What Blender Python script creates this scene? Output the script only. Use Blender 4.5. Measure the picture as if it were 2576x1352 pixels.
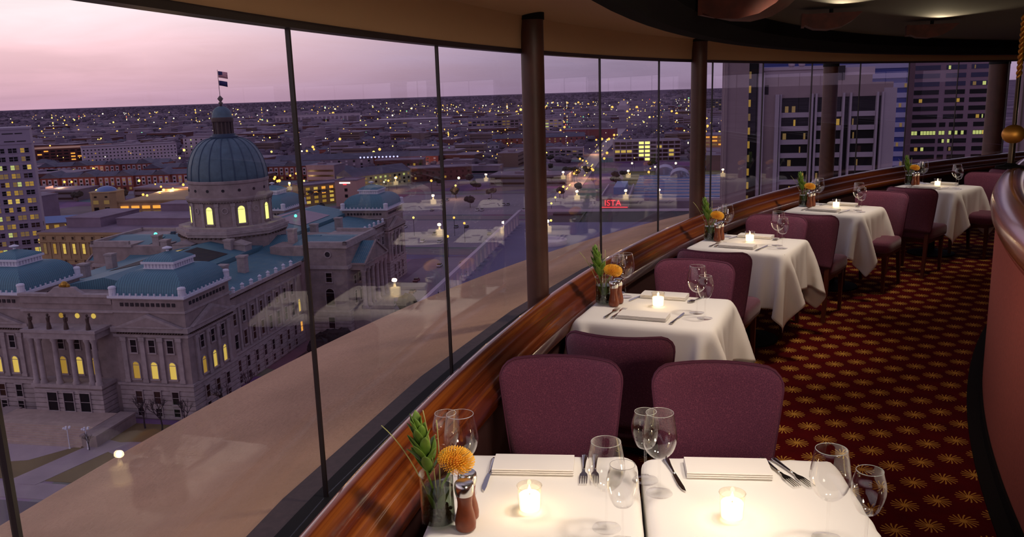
import bpy, math, random
import numpy as np
from mathutils import Vector, Matrix
random.seed(7); np.random.seed(7)
for o in list(bpy.data.objects): bpy.data.objects.remove(o)
SC = bpy.context.scene
COL = SC.collection
R = math.radians
PI = math.pi

# ------------------------------------------------------------------ camera
EYE = 1.92
PITCH, ROLL = R(12.03), R(1.753)
fw = Vector((0, math.cos(PITCH), -math.sin(PITCH)))
u0 = Vector((0, math.sin(PITCH), math.cos(PITCH))); r0 = Vector((1, 0, 0))
rt = math.cos(ROLL)*r0 - math.sin(ROLL)*u0
up = math.sin(ROLL)*r0 + math.cos(ROLL)*u0
cd = bpy.data.cameras.new('camera'); cam = bpy.data.objects.new('camera', cd); COL.objects.link(cam)
CAMX, CAMY = rt.copy(), up.copy()
cam.matrix_world = Matrix(((rt.x, up.x, -fw.x, 0), (rt.y, up.y, -fw.y, 0), (rt.z, up.z, -fw.z, EYE), (0, 0, 0, 1)))
cd.sensor_width = 36; cd.lens = 36*2106/2576
cd.clip_start = 0.05; cd.clip_end = 40000
SC.camera = cam

# ------------------------------------------------------------------ view
SC.view_settings.view_transform = 'Standard'; SC.view_settings.look = 'None'
SC.view_settings.exposure = 0.0; SC.view_settings.gamma = 1.0
SC.view_settings.use_curve_mapping = False

# ------------------------------------------------------------------ node helpers
def srgb(c):
    return tuple((x/255/12.92 if x/255 <= .04045 else ((x/255+.055)/1.055)**2.4) for x in c)+(1,)
class NT:
    def __init__(s, tree): s.t = tree; tree.nodes.clear()
    def n(s, typ, ins=None, **kw):
        nd = s.t.nodes.new(typ)
        for k, v in kw.items(): setattr(nd, k, v)
        for k, v in (ins or {}).items():
            sk = nd.inputs[k]
            if isinstance(v, bpy.types.NodeSocket): s.t.links.new(v, sk)
            else: sk.default_value = v
        return nd
    def math(s, op, a, b=0.0, c=None):
        nd = s.n('ShaderNodeMath', operation=op)
        for i, v in enumerate((a, b) if c is None else (a, b, c)):
            if isinstance(v, bpy.types.NodeSocket): s.t.links.new(v, nd.inputs[i])
            else: nd.inputs[i].default_value = v
        return nd.outputs[0]
    def mix(s, fac, a, b):
        nd = s.n('ShaderNodeMix', data_type='RGBA')
        for i, v in ((0, fac), (6, a), (7, b)):
            if isinstance(v, bpy.types.NodeSocket): s.t.links.new(v, nd.inputs[i])
            else: nd.inputs[i].default_value = v
        return nd.outputs[2]
    def ramp(s, fac, stops, interp='LINEAR'):
        nd = s.n('ShaderNodeValToRGB'); s.t.links.new(fac, nd.inputs[0]); cr = nd.color_ramp; cr.interpolation = interp
        while len(cr.elements) < len(stops): cr.elements.new(0.5)
        for e, (p, c) in zip(cr.elements, stops): e.position = p; e.color = c
        return nd.outputs[0]

# ------------------------------------------------------------------ world: dusk sky, pink in the west, violet to the right
W = bpy.data.worlds.new('dusk'); SC.world = W; W.use_nodes = True
t = NT(W.node_tree)
tc = t.n('ShaderNodeTexCoord').outputs['Generated']
sx = t.n('ShaderNodeSeparateXYZ', {0: tc})
hl = t.math('SQRT', t.math('ADD', t.math('MULTIPLY', sx.outputs[0], sx.outputs[0]), t.math('ADD', t.math('MULTIPLY', sx.outputs[1], sx.outputs[1]), 1e-4)))
azx = t.math('DIVIDE', sx.outputs[0], hl)           # -1 west(left) .. +1 east(right)
mp = t.n('ShaderNodeMapping', {0: tc, 3: (1.6, 1.6, 13.0), 2: (0, .06, 0)})
nz = t.n('ShaderNodeTexNoise', {'Vector': mp.outputs[0], 'Scale': 2.2, 'Detail': 7.0, 'Roughness': .55, 'Distortion': .6}).outputs[0]
azn = t.math('ADD', azx, t.math('MULTIPLY', t.math('SUBTRACT', nz, .5), .35))
west = t.ramp(sx.outputs[2], [(0.0, srgb((188, 148, 168))), (.03, srgb((224, 180, 192))), (.065, srgb((250, 208, 214))), (.105, srgb((252, 236, 240))), (.5, srgb((150, 144, 172)))])
east = t.ramp(sx.outputs[2], [(0.0, srgb((146, 124, 152))), (.04, srgb((160, 142, 168))), (.12, srgb((178, 164, 186))), (.5, srgb((124, 120, 150)))])
f = t.n('ShaderNodeMapRange', {0: azn, 1: -.52, 2: .12, 3: 0.0, 4: 1.0}); f.interpolation_type = 'SMOOTHSTEP'
sky = t.mix(f.outputs[0], west, east)
cl = t.n('ShaderNodeMapRange', {0: nz, 1: .36, 2: .66, 3: .90, 4: 1.16})
skyc = t.n('ShaderNodeVectorMath', {0: sky}, operation='SCALE'); t.t.links.new(cl.outputs[0], skyc.inputs[3])
below = t.n('ShaderNodeMapRange', {0: sx.outputs[2], 1: -.012, 2: -.004, 3: 0.0, 4: 1.0})
fin = t.mix(below.outputs[0], srgb((70, 58, 82)), skyc.outputs[0])
bg = t.n('ShaderNodeBackground', {0: fin, 1: 1.18})
t.t.links.new(bg.outputs[0], t.n('ShaderNodeOutputWorld').inputs[0])

# ------------------------------------------------------------------ room lights (soft warm downlights, plus unseen fill lamps added)
CX, CY = 13.6416, -1.1108       # centre of the round room
RG = 14.658                     # glass radius
def PO(r, a): return (CX+r*math.cos(R(a)), CY+r*math.sin(R(a)))
def light(name, typ, loc, energy, color, target=None, **kw):
    l = bpy.data.lights.new(name, typ); l.energy = energy; l.color = color
    for k, v in kw.items(): setattr(l, k, v)
    o = bpy.data.objects.new(name, l); COL.objects.link(o); o.location = loc
    if target: o.rotation_euler = (Vector(target)-Vector(loc)).to_track_quat('-Z', 'Y').to_euler()
    return o
WARM = (1.0, .72, .50); WARM2 = (1.0, .84, .70)
light('room_fill', 'AREA', (1.9, -1.3, 2.22), 60, WARM2, (1.2, 3.2, .6), shape='DISK', size=1.0)  # unseen soft fill added behind the camera for the chair fronts
TAB = [(13.98, 157.0), (13.92, 148.5), (13.84, 140.0), (13.60, 131.2)]
for i, ((r_, a_), e_) in enumerate(zip([(14.0, 166.3), (13.4, 165.9)]+TAB, (50, 50, 64, 62, 54, 40))):
    x_, y_ = PO(r_-.62, a_); tx, ty = PO(r_, a_)
    light('table_downlight', 'SPOT', (x_, y_, 2.26), e_, WARM2, (tx, ty, .75), spot_size=R(74), spot_blend=.7, shadow_soft_size=.10)
for a_, e_ in ((150, 12), (160, 18), (138, 10)):
    x_, y_ = PO(12.95, a_); light('aisle_downlight', 'SPOT', (x_, y_, 2.26), e_, (1, .66, .42), (x_-.15, y_, 0), spot_size=R(95), spot_blend=.8, shadow_soft_size=.12)

light('wall_fill_spot', 'SPOT', PO(13.45, 160)+(2.26,), 22, (1, .72, .52), PO(12.3, 153)+(.7,), spot_size=R(80), spot_blend=.8, shadow_soft_size=.1)  # unseen spot added to brighten the red half wall
for a_, e_ in ((182, 8), (171, 7), (160, 1.8), (150, 1.4), (140, 1.2)): light('soffit_fill', 'POINT', PO(12.0, a_)+(1.62,), e_, (1, .78, .55), shadow_soft_size=.0)  # unseen warm fill points added to brighten the soffit; no fixtures here

# ------------------------------------------------------------------ materials
MATS = {}
def mat(name, color=(.5, .5, .5), rough=.6, metal=0.0, emit=None, estr=1.0, bump=None, var=None, spec=None, sheen=0, coords='Object', sample=True):
    if name in MATS: return MATS[name]
    m = bpy.data.materials.new(name); m.use_nodes = True; t = NT(m.node_tree); MATS[name] = m
    if not hasattr(color, '__len__'): color = (color,)*3
    c = color if len(color) == 4 else tuple(color)+(1,)
    b = t.n('ShaderNodeBsdfPrincipled', {'Base Color': c, 'Roughness': rough, 'Metallic': metal})
    if spec is not None: b.inputs['Specular IOR Level'].default_value = spec
    if sheen: b.inputs['Sheen Weight'].default_value = sheen
    co = t.n('ShaderNodeTexCoord').outputs[coords]
    if var:
        sc, amt, det = var
        nz = t.n('ShaderNodeTexNoise', {'Vector': co, 'Scale': sc, 'Detail': det, 'Roughness': .6}).outputs[0]
        lo = tuple(x*(1-amt) for x in c[:3])+(1,); hi = tuple(min(1, x*(1+amt)) for x in c[:3])+(1,)
        t.t.links.new(t.ramp(nz, [(.3, lo), (.7, hi)]), b.inputs['Base Color'])
    if bump:
        sc, st, ds = bump
        nz = t.n('ShaderNodeTexNoise', {'Vector': co, 'Scale': sc, 'Detail': 4.0}).outputs[0]
        bp = t.n('ShaderNodeBump', {'Strength': st, 'Distance': ds, 'Height': nz}); t.t.links.new(bp.outputs[0], b.inputs['Normal'])
    if emit:
        b.inputs['Emission Color'].default_value = tuple(emit)+(1,) if len(emit) == 3 else emit
        b.inputs['Emission Strength'].default_value = estr
        if not sample: m.cycles.emission_sampling = 'NONE'
    t.t.links.new(b.outputs[0], t.n('ShaderNodeOutputMaterial').inputs[0])
    return m
def glassy(name, tint=(1, 1, 1), ior=1.45, rough=0.0, edge=0.0):
    m = bpy.data.materials.new(name); m.use_nodes = True; t = NT(m.node_tree); MATS[name] = m
    tr = t.n('ShaderNodeBsdfTransparent', {0: tuple(tint)+(1,)})
    gl = t.n('ShaderNodeBsdfGlossy', {'Color': (1, 1, 1, 1), 'Roughness': rough})
    f0 = ((ior-1)/(ior+1))**2                       # Schlick's Fresnel, the same from both sides of the sheet
    lw = t.n('ShaderNodeLayerWeight', {'Blend': .5}).outputs['Facing']
    fr = t.math('ADD', t.math('MULTIPLY', t.math('POWER', lw, 5.0), 1-f0), f0)
    if edge:
        fr = t.math('ADD', fr, t.math('MULTIPLY', t.math('POWER', lw, 3.0), edge)); fr = t.math('MINIMUM', fr, 1.0)
    mx = t.n('ShaderNodeMixShader', {0: fr, 1: tr.outputs[0], 2: gl.outputs[0]})
    t.t.links.new(mx.outputs[0], t.n('ShaderNodeOutputMaterial').inputs[0])
    return m
M_glass = glassy('window_glass', (.98, .98, .972), 1.14)
M_stem = glassy('wine_glass_clear', (.99, .99, .99), 1.45, edge=.22)
M_foot = glassy('wine_glass_foot', (.99, .99, .99), 1.28, edge=.10)
M_vase = glassy('vase_glass', (.93, .96, .93), 1.5, edge=.4)
M_water = glassy('vase_water', (.55, .60, .52), 1.33)
M_cup = glassy('candle_cup_glass', (1, .97, .9), 1.5, edge=.3)

def wood_mat(name, c1, c2, c3, scale=3.0, rough=.18):
    m = bpy.data.materials.new(name); m.use_nodes = True; t = NT(m.node_tree); MATS[name] = m
    uv = t.n('ShaderNodeTexCoord').outputs['UV']
    mp = t.n('ShaderNodeMapping', {0: uv, 3: (.4, 8.0, 1.0)})
    nz = t.n('ShaderNodeTexNoise', {'Vector': mp.outputs[0], 'Scale': scale, 'Detail': 6.0, 'Roughness': .6, 'Distortion': .8}).outputs[0]
    col = t.ramp(nz, [(.28, c1), (.5, c2), (.72, c3)])
    b = t.n('ShaderNodeBsdfPrincipled', {'Base Color': col, 'Roughness': rough, 'Coat Weight': .8, 'Coat Roughness': .12})
    t.t.links.new(b.outputs[0], t.n('ShaderNodeOutputMaterial').inputs[0]); return m
M_wood = wood_mat('varnished_mahogany', srgb((46, 15, 7)), srgb((104, 42, 17)), srgb((166, 94, 38)), 2.2)
M_fabric_dk = mat('dark_wall_fabric', srgb((58, 16, 12)), .9, bump=(300, .3, .002))
M_chairf = bpy.data.materials.new('plum_chair_fabric'); M_chairf.use_nodes = True
t = NT(M_chairf.node_tree); co = t.n('ShaderNodeTexCoord').outputs['Object']
vo = t.n('ShaderNodeTexVoronoi', {'Vector': t.n('ShaderNodeVectorMath', {0: co, 1: t.n('ShaderNodeVectorMath', {0: t.n('ShaderNodeTexNoise', {'Vector': co, 'Scale': 60.0}).outputs['Color'], 3: .012}, operation='SCALE').outputs[0]}, operation='ADD').outputs[0], 'Scale': 135.0}, feature='DISTANCE_TO_EDGE').outputs[0]
fcol = t.ramp(vo, [(.02, srgb((122, 58, 80))), (.10, srgb((90, 34, 62)))])
bp = t.n('ShaderNodeBump', {'Strength': .5, 'Distance': .001, 'Height': vo})
b = t.n('ShaderNodeBsdfPrincipled', {'Base Color': fcol, 'Roughness': .85, 'Sheen Weight': .25, 'Normal': bp.outputs[0]})
t.t.links.new(b.outputs[0], t.n('ShaderNodeOutputMaterial').inputs[0])
M_pipe = mat('plum_piping', srgb((92, 38, 62)), .85)
M_chairleg = mat('dark_walnut_leg', srgb((82, 34, 22)), .35)
M_linen = mat('white_linen', (.88, .85, .80), .85, sheen=.1, bump=(700, .12, .0006))
M_napkin = mat('napkin_linen', (.84, .80, .75), .85, bump=(600, .12, .0006))
M_steel = mat('polished_steel', (.62, .60, .57), .18, 1.0)
M_pepper = mat('shaker_wood', srgb((112, 50, 22)), .32, var=(30, .2, 3))
M_wax = mat('white_wax', (.9, .85, .75), .5, emit=(1, .80, .50), estr=2.2)
M_flame = mat('flame', (1, .8, .4), .5, emit=(1, .76, .40), estr=8, sample=False)
M_leaf = mat('protea_leaf', srgb((106, 138, 50)), .5, var=(25, .3, 2))
M_grass = mat('grass_stem', srgb((176, 178, 108)), .5)
M_flower = mat('pincushion_orange', srgb((255, 196, 60)), .55)
M_stone = mat('vase_pebbles', srgb((56, 44, 34)), .6, var=(60, .5, 3))
M_black = mat('black_frame_metal', (.010, .009, .010), .75, spec=.12)
M_fascia = mat('dark_strip', srgb((66, 50, 50)), .7, var=(40, .2, 4), coords='Object')
M_concrete = mat('pink_concrete', srgb((186, 150, 122)), .95, var=(1.3, .20, 14), bump=(45, .6, .012), spec=.1)
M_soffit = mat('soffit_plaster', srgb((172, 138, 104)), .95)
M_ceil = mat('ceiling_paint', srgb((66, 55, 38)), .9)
M_ring = mat('black_ring', (.005, .004, .004), .95, spec=.1)
M_pillar = mat('bronze_pillar', srgb((74, 42, 34)), .5, bump=(80, .2, .003), var=(6, .25, 4))
M_barfab = mat('brick_red_wall_fabric', srgb((150, 72, 58)), .95, bump=(250, .4, .002), var=(60, .12, 3))
M_base = mat('black_baseboard', (.008, .006, .006), .8, spec=.1)
M_brass = mat('aged_brass', srgb((232, 168, 76)), .48, .85)
M_copper = mat('copper_lamp', srgb((78, 30, 18)), .7, .1, var=(14, .35, 3))
M_seal = mat('mullion_seal', (.018, .012, .012), .4)

# carpet: dark red with golden sunbursts on a lattice
M_carpet = bpy.data.materials.new('sunburst_carpet'); M_carpet.use_nodes = True
t = NT(M_carpet.node_tree); co = t.n('ShaderNodeTexCoord').outputs['Object']
s = t.n('ShaderNodeSeparateXYZ', {0: co}); X, Y = s.outputs[0], s.outputs[1]
a1, a2 = (.1645, .0300), (-.022, .1865); det = a1[0]*a2[1]-a1[1]*a2[0]
i0 = (a2[1]/det, -a2[0]/det); i1 = (-a1[1]/det, a1[0]/det)
px, py = 1.771, 3.525
Xs, Ys = t.math('SUBTRACT', X, px), t.math('SUBTRACT', Y, py)
fu = t.math('ADD', t.math('MULTIPLY', Xs, i0[0]), t.math('MULTIPLY', Ys, i0[1]))
fv = t.math('ADD', t.math('MULTIPLY', Xs, i1[0]), t.math('MULTIPLY', Ys, i1[1]))
gu = t.math('SUBTRACT', t.math('FRACT', t.math('ADD', fu, .5)), .5); gv = t.math('SUBTRACT', t.math('FRACT', t.math('ADD', fv, .5)), .5)
lx = t.math('ADD', t.math('MULTIPLY', gu, a1[0]), t.math('MULTIPLY', gv, a2[0])); ly = t.math('ADD', t.math('MULTIPLY', gu, a1[1]), t.math('MULTIPLY', gv, a2[1]))
rr = t.math('SQRT', t.math('ADD', t.math('MULTIPLY', lx, lx), t.math('MULTIPLY', ly, ly)))
th = t.math('ARCTAN2', ly, lx)
pet = t.math('COSINE', t.math('ADD', t.math('MULTIPLY', th, 15.0), t.math('MULTIPLY', rr, 60.0)))
ray_ = t.math('GREATER_THAN', pet, t.math('SUBTRACT', t.math('MULTIPLY', rr, 20.0), .50))
mask = t.math('MAXIMUM', t.math('MULTIPLY', ray_, t.math('LESS_THAN', rr, .061)), t.math('LESS_THAN', rr, .016))
pile = t.n('ShaderNodeTexNoise', {'Vector': co, 'Scale': 900.0, 'Detail': 2.0}).outputs[0]
base = t.mix(t.n('ShaderNodeTexNoise', {'Vector': co, 'Scale': 9.0, 'Detail': 3.0}).outputs[0], srgb((58, 3, 7)), srgb((92, 7, 9)))
cc = t.mix(mask, base, srgb((186, 138, 60)))
bp = t.n('ShaderNodeBump', {'Strength': .4, 'Distance': .003, 'Height': pile})
b = t.n('ShaderNodeBsdfPrincipled', {'Base Color': cc, 'Roughness': .95, 'Normal': bp.outputs[0]}); b.inputs['Specular IOR Level'].default_value = .1
t.t.links.new(b.outputs[0], t.n('ShaderNodeOutputMaterial').inputs[0])

# ------------------------------------------------------------------ mesh helpers
class MB:
    def __init__(s): s.v = []; s.f = []; s.uv = {}
    def add(s, vs, fs):
        o = len(s.v); s.v += [tuple(p) for p in vs]; s.f += [tuple(i+o for i in f) for f in fs]; return s
    def box(s, x0, y0, z0, x1, y1, z1):
        return s.add([(x0, y0, z0), (x1, y0, z0), (x1, y1, z0), (x0, y1, z0), (x0, y0, z1), (x1, y0, z1), (x1, y1, z1), (x0, y1, z1)],
                     [(0, 3, 2, 1), (4, 5, 6, 7), (0, 1, 5, 4), (1, 2, 6, 5), (2, 3, 7, 6), (3, 0, 4, 7)])
    def prism(s, poly, z0, z1, top=None):
        n = len(poly); top = top or poly
        return s.add([(x, y, z0) for x, y in poly]+[(x, y, z1) for x, y in top],
                     [tuple(range(n-1, -1, -1)), tuple(range(n, 2*n))]+[(i, (i+1) % n, n+(i+1) % n, n+i) for i in range(n)])
    def extr(s, prof, axis, a, b):      # polygon profile extruded along x ('x': prof=(y,z)) or y ('y': prof=(x,z))
        n = len(prof)
        P = (lambda p, c: (c, p[0], p[1])) if axis == 'x' else (lambda p, c: (p[0], c, p[1]))
        return s.add([P(p, a) for p in prof]+[P(p, b) for p in prof],
                     [tuple(range(n)), tuple(range(2*n-1, n-1, -1))]+[(i, n+i, n+(i+1) % n, (i+1) % n) for i in range(n)])
    def lathe(s, prof, seg=24, cx=0, cy=0, close=True):
        n = len(prof); vs = []
        for i in range(seg):
            c, q = math.cos(2*PI*i/seg), math.sin(2*PI*i/seg)
            vs += [(cx+r*c, cy+r*q, z) for r, z in prof]
        fs = []
        for i in range(seg):
            j = (i+1) % seg
            for k in range(n-1): fs.append((i*n+k, j*n+k, j*n+k+1, i*n+k+1))
        if close:
            fs.append(tuple(i*n for i in range(seg-1, -1, -1))); fs.append(tuple(i*n+n-1 for i in range(seg)))
        return s.add(vs, fs)
    def tube(s, path, rad, seg=8, cap=True):
        P = [Vector(p) for p in path]; n = len(P); vs = []
        rads = rad if hasattr(rad, '__len__') else [rad]*n
        pn = None
        for i, p in enumerate(P):
            d = (P[min(i+1, n-1)]-P[max(i-1, 0)]).normalized()
            if pn is None: pn = d.orthogonal().normalized()
            a = (pn-d*pn.dot(d)); a = a.normalized() if a.length > 1e-6 else d.orthogonal().normalized(); pn = a; b_ = d.cross(a)
            vs += [tuple(p+(a*math.cos(2*PI*k/seg)+b_*math.sin(2*PI*k/seg))*rads[i]) for k in range(seg)]
        fs = [(i*seg+k, i*seg+(k+1) % seg, (i+1)*seg+(k+1) % seg, (i+1)*seg+k) for i in range(n-1) for k in range(seg)]
        if cap: fs += [tuple(range(seg-1, -1, -1)), tuple((n-1)*seg+k for k in range(seg))]
        return s.add(vs, fs)
    def sphere(s, c, r, seg=12, rings=8, sq=1.0):
        pr = [(max(r*math.sin(PI*k/rings), 1e-4), -r*math.cos(PI*k/rings)*sq) for k in range(rings+1)]
        m = MB().lathe(pr, seg); return s.add([(x+c[0], y+c[1], z+c[2]) for x, y, z in m.v], m.f)
    def mesh(s, name, smooth=False, angle=None):
        me = bpy.data.meshes.new(name); me.from_pydata(s.v, [], s.f); me.validate()
        if smooth:
            me.polygons.foreach_set('use_smooth', [True]*len(me.polygons))
            if angle: me.set_sharp_from_angle(angle=R(angle))
        me.update(); return me
def link(o, parent=None):
    COL.objects.link(o)
    if parent is not None: o.parent = parent
    return o
def build(mb, name, m, parent=None, smooth=False, angle=None, label=None, cat=None, group=None, kind=None, subsurf=0):
    me = mb.mesh(name, smooth, angle) if isinstance(mb, MB) else mb
    if isinstance(mb, MB) and m: me.materials.append(m)
    o = bpy.data.objects.new(name, me); link(o, parent)
    tagit(o, label, cat, group, kind)
    if subsurf:
        md = o.modifiers.new('s', 'SUBSURF'); md.levels = subsurf; md.render_levels = subsurf
    return o
def tagit(o, label=None, cat=None, group=None, kind=None):
    if label: o['label'] = label
    if cat: o['category'] = cat
    if group: o['group'] = group
    if kind: o['kind'] = kind
    return o
def thing(name, label, cat, loc=(0, 0, 0), rz=0, group=None):
    o = bpy.data.objects.new(name, None); link(o); o.location = loc; o.rotation_euler = (0, 0, rz); o.empty_display_size = .1
    return tagit(o, label, cat, group)
CHILD = {}
def kids(o):
    return [c for c in bpy.data.objects if c.parent == o]
def dup(root, loc=None, rz=None, label=None, group=None, scale=None):
    r = root.copy(); COL.objects.link(r)
    if loc is not None: r.location = loc
    if rz is not None: r.rotation_euler = (root.rotation_euler[0], root.rotation_euler[1], rz)
    if label: r['label'] = label
    if group: r['group'] = group
    if scale: r.scale = (scale,)*3
    if root.name not in CHILD: CHILD[root.name] = [(c, kids(c)) for c in kids(root)]
    for c, gs in CHILD[root.name]:
        k = c.copy(); COL.objects.link(k); k.parent = r
        for g in gs:
            d = g.copy(); COL.objects.link(d); d.parent = k
    return r

# ================================================================== ROOM
def arc(name, prof, a0, a1, n, m, close=False, smooth=True, angle=40, uv=True, parent=None, **tags):
    # sweep an (r, z) profile around the room's centre
    vs, fs, k = [], [], len(prof); P = prof
    for i in range(n+1):
        a = R(a0+(a1-a0)*i/n)
        vs += [(CX+r*math.cos(a), CY+r*math.sin(a), z) for r, z in P]
    kk = k if close else k-1
    for i in range(n):
        for j in range(kk):
            q = (j+1) % k
            fs.append((i*k+j, (i+1)*k+j, (i+1)*k+q, i*k+q))
    if close: fs += [tuple(range(k)), tuple(n*k+j for j in range(k-1, -1, -1))]
    mb = MB().add(vs, fs); me = mb.mesh(name, smooth, angle); me.materials.append(m)
    if uv:
        L = [0]
        for j in range(1, k+1):
            p, q = P[j-1], P[j % k]; L.append(L[-1]+math.hypot(p[0]-q[0], p[1]-q[1]))
        ul = me.uv_layers.new(name='uv'); rmid = P[0][0]
        for poly in me.polygons:
            for li in poly.loop_indices:
                vi = me.loops[li].vertex_index; i, j = divmod(vi, k)
                ul.data[li].uv = (R(a0+(a1-a0)*i/n)*rmid*.25, L[j])
    o = bpy.data.objects.new(name, me); link(o, parent)
    return tagit(o, **tags)
ST = dict(kind='structure')
fl = MB(); n = 180
fl.add([(CX, CY, 0)]+[(CX+14.44*math.cos(2*PI*i/n), CY+14.44*math.sin(2*PI*i/n), 0) for i in range(n)], [(0, i+1, (i+1) % n+1) for i in range(n)])
build(fl, 'floor', M_carpet, kind='structure', label='dark red carpet with rows of golden sunbursts')
arc('wall_left', [(14.42, 0), (14.42, .70), (14.55, .70), (14.55, 0)], 62, 205, 160, M_fabric_dk, close=True, kind='structure', label='dark low wall under the curved wooden window rail')
# rail profile: rounded top, hollow middle, flat lower fascia
rp = [(14.520, .70), (14.524, .80), (14.520, .832), (14.508, .850), (14.490, .855), (14.472, .848), (14.456, .832), (14.446, .812), (14.438, .800), (14.424, .792), (14.410, .782), (14.400, .768), (14.392, .752), (14.376, .744), (14.368, .735), (14.366, .70), (14.376, .668), (14.42, .66)]
arc('trim_1', rp, 62, 205, 260, M_wood, close=True, angle=50, kind='structure', label='curved varnished mahogany rail along the window wall')
arc('trim_2', [(14.54, .70), (14.54, .728), (14.60, .728), (14.60, .712), (14.70, .712), (14.70, .70)], 62, 205, 160, M_black, close=True, smooth=False, kind='structure', label='black metal sill frame between wooden rail and glass')
# windows: flat panes between thin dark seals
A0, DA = 170.7067, 4.4873
AI = [A0-i*DA for i in range(-7, 24)]
for k in range(len(AI)-1):
    p, q = PO(RG, AI[k]), PO(RG, AI[k+1]); d = Vector((q[0]-p[0], q[1]-p[1], 0)); L = d.length; rz = math.atan2(d.y, d.x)
    mb = MB().box(.0042, -.002, .715, L-.0042, .002, 2.112)
    w = build(mb, 'window_%d' % (k+1), M_glass, kind='structure'); w.location = (p[0], p[1], 0); w.rotation_euler[2] = rz
    build(MB().box(-.0042, -.007, .70, .0042, .006, 2.12), 'mullion', M_seal, w)
    # outer grey strip and sill follow the straight panes
    for nm, m_, y0, y1, z0, z1 in (('sill_strip', M_fascia, .008, .150, .62, .69),):
        r1 = RG*0
        P4 = [PO(RG+.008, AI[k]), PO(RG+.008, AI[k+1]), PO(RG+.15, AI[k+1]), PO(RG+.15, AI[k])]
        inv = Matrix.Rotation(-rz, 4, 'Z') @ Matrix.Translation((-p[0], -p[1], 0))
        pl_ = [tuple((inv @ Vector((x, y, 0)))[:2]) for x, y in P4]
        build(MB().prism(pl_, z0, z1), nm, m_, w)
arc('roof_ledge', [(14.66, .60), (14.80, .655), (15.3, .545), (15.8, .435), (16.10, .368), (16.14, .352), (16.15, .30), (16.15, -2.5), (14.7, -2.5)], 62, 205, 200, M_concrete, close=True, angle=35, kind='structure', label='broad sloping pink concrete ledge outside the curved glass')
# head, soffit, ring, ceiling, roof
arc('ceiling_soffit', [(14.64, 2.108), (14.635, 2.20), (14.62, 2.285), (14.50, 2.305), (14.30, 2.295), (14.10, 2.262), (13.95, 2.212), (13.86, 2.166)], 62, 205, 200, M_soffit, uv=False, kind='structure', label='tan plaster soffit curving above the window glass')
arc('trim_3', [(14.635, 2.104), (14.68, 2.104), (14.68, 2.125), (14.635, 2.125)], 62, 205, 200, M_seal, close=True, uv=False, smooth=False, kind='structure')
arc('trim_4', [(13.862, 2.160), (13.80, 2.168), (13.72, 2.236), (13.715, 2.34), (13.862, 2.34)], 0, 360, 220, M_ring, close=False, uv=False, smooth=False, kind='structure', label='black ring beam between soffit and ceiling')
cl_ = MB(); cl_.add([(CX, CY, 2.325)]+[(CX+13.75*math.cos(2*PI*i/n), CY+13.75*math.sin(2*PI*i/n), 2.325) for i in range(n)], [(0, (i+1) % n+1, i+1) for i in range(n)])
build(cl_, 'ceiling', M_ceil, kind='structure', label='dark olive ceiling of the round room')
rf = MB(); rf.add([(CX, CY, 2.5)]+[(CX+14.7*math.cos(2*PI*i/n), CY+14.7*math.sin(2*PI*i/n), 2.5) for i in range(n)]+[(CX+14.7*math.cos(2*PI*i/n), CY+14.7*math.sin(2*PI*i/n), 2.112) for i in range(n)], [(0, i+1, (i+1) % n+1) for i in range(n)]+[(i+1, n+i+1, n+(i+1) % n+1, (i+1) % n+1) for i in range(n)])
build(rf, 'ceiling_roof', M_concrete, kind='structure')
arc('wall_back', [(14.6, 0), (14.6, 2.5)], 205, 422, 90, M_fabric_dk, uv=False, kind='structure', label='dark solid wall behind the viewer')
arc('wall_core', [(7.0, 0), (7.0, 2.33)], 0, 360, 90, M_fabric_dk, uv=False, kind='structure')
arc('wall_right', [(12.32, 0), (12.325, 1.06), (12.12, 1.06), (12.12, 0)], 100, 190, 160, M_barfab, close=True, angle=40, kind='structure', label='brick red fabric half wall along the aisle')
arc('baseboard_right', [(12.322, 0), (12.400, .0), (12.400, .012), (12.338, .02), (12.334, .07), (12.322, .07)], 100, 190, 160, M_base, close=True, uv=False, smooth=False, kind='structure')
def ell(cr, cz, a, b, n=18): return [(cr+a*math.cos(2*PI*i/n), cz+b*math.sin(2*PI*i/n)) for i in range(n)]
M_rail2 = wood_mat('polished_rail_wood', srgb((120, 54, 38)), srgb((176, 100, 70)), srgb((206, 144, 104)), 2.0, .25)
arc('trim_5', ell(12.255, 1.165, .108, .125), 100, 190, 200, M_rail2, close=True, angle=80, kind='structure', label='thick polished wooden roll on top of the red half wall')
arc('trim_6', ell(12.06, 1.235, .10, .095), 100, 190, 200, M_rail2, close=True, angle=80, kind='structure')
arc('trim_7', ell(11.90, 1.20, .08, .06), 100, 190, 200, M_rail2, close=True, angle=80, kind='structure')

# pillars
for (r_, a_, rad, z0, z1, lab) in ((14.590, 157.75, .060, .728, 2.30, 'thick dark bronze pillar nearest the viewer, by the window'),
                                   (14.590, 145.60, .066, .728, 2.30, 'second bronze pillar, rising behind the third table'),
                                   (14.80, 131.95, .085, .60, 2.11, 'third bronze pillar, in front of the banded hotel'),
                                   (14.84, 116.6, .135, .60, 2.11, 'farthest pillar, half in black shade, beside the mauve tower')):
    x_, y_ = PO(r_, a_)
    th_ = thing('pillar', lab, 'pillar', (x_, y_, 0), 0, 'pillars along the curved glass')
    build(MB().lathe([(rad, z0), (rad, z0+.02), (rad*.985, z0+.05), (rad*.985, z1-.05), (rad, z1-.03), (rad, z1)], 40), 'shaft', M_pillar, th_, smooth=True, angle=40)
    build(MB().lathe([(rad+.004, z1-.035), (rad+.004, z1)], 40), 'cap_collar', M_black, th_, smooth=True, angle=40)

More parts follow.
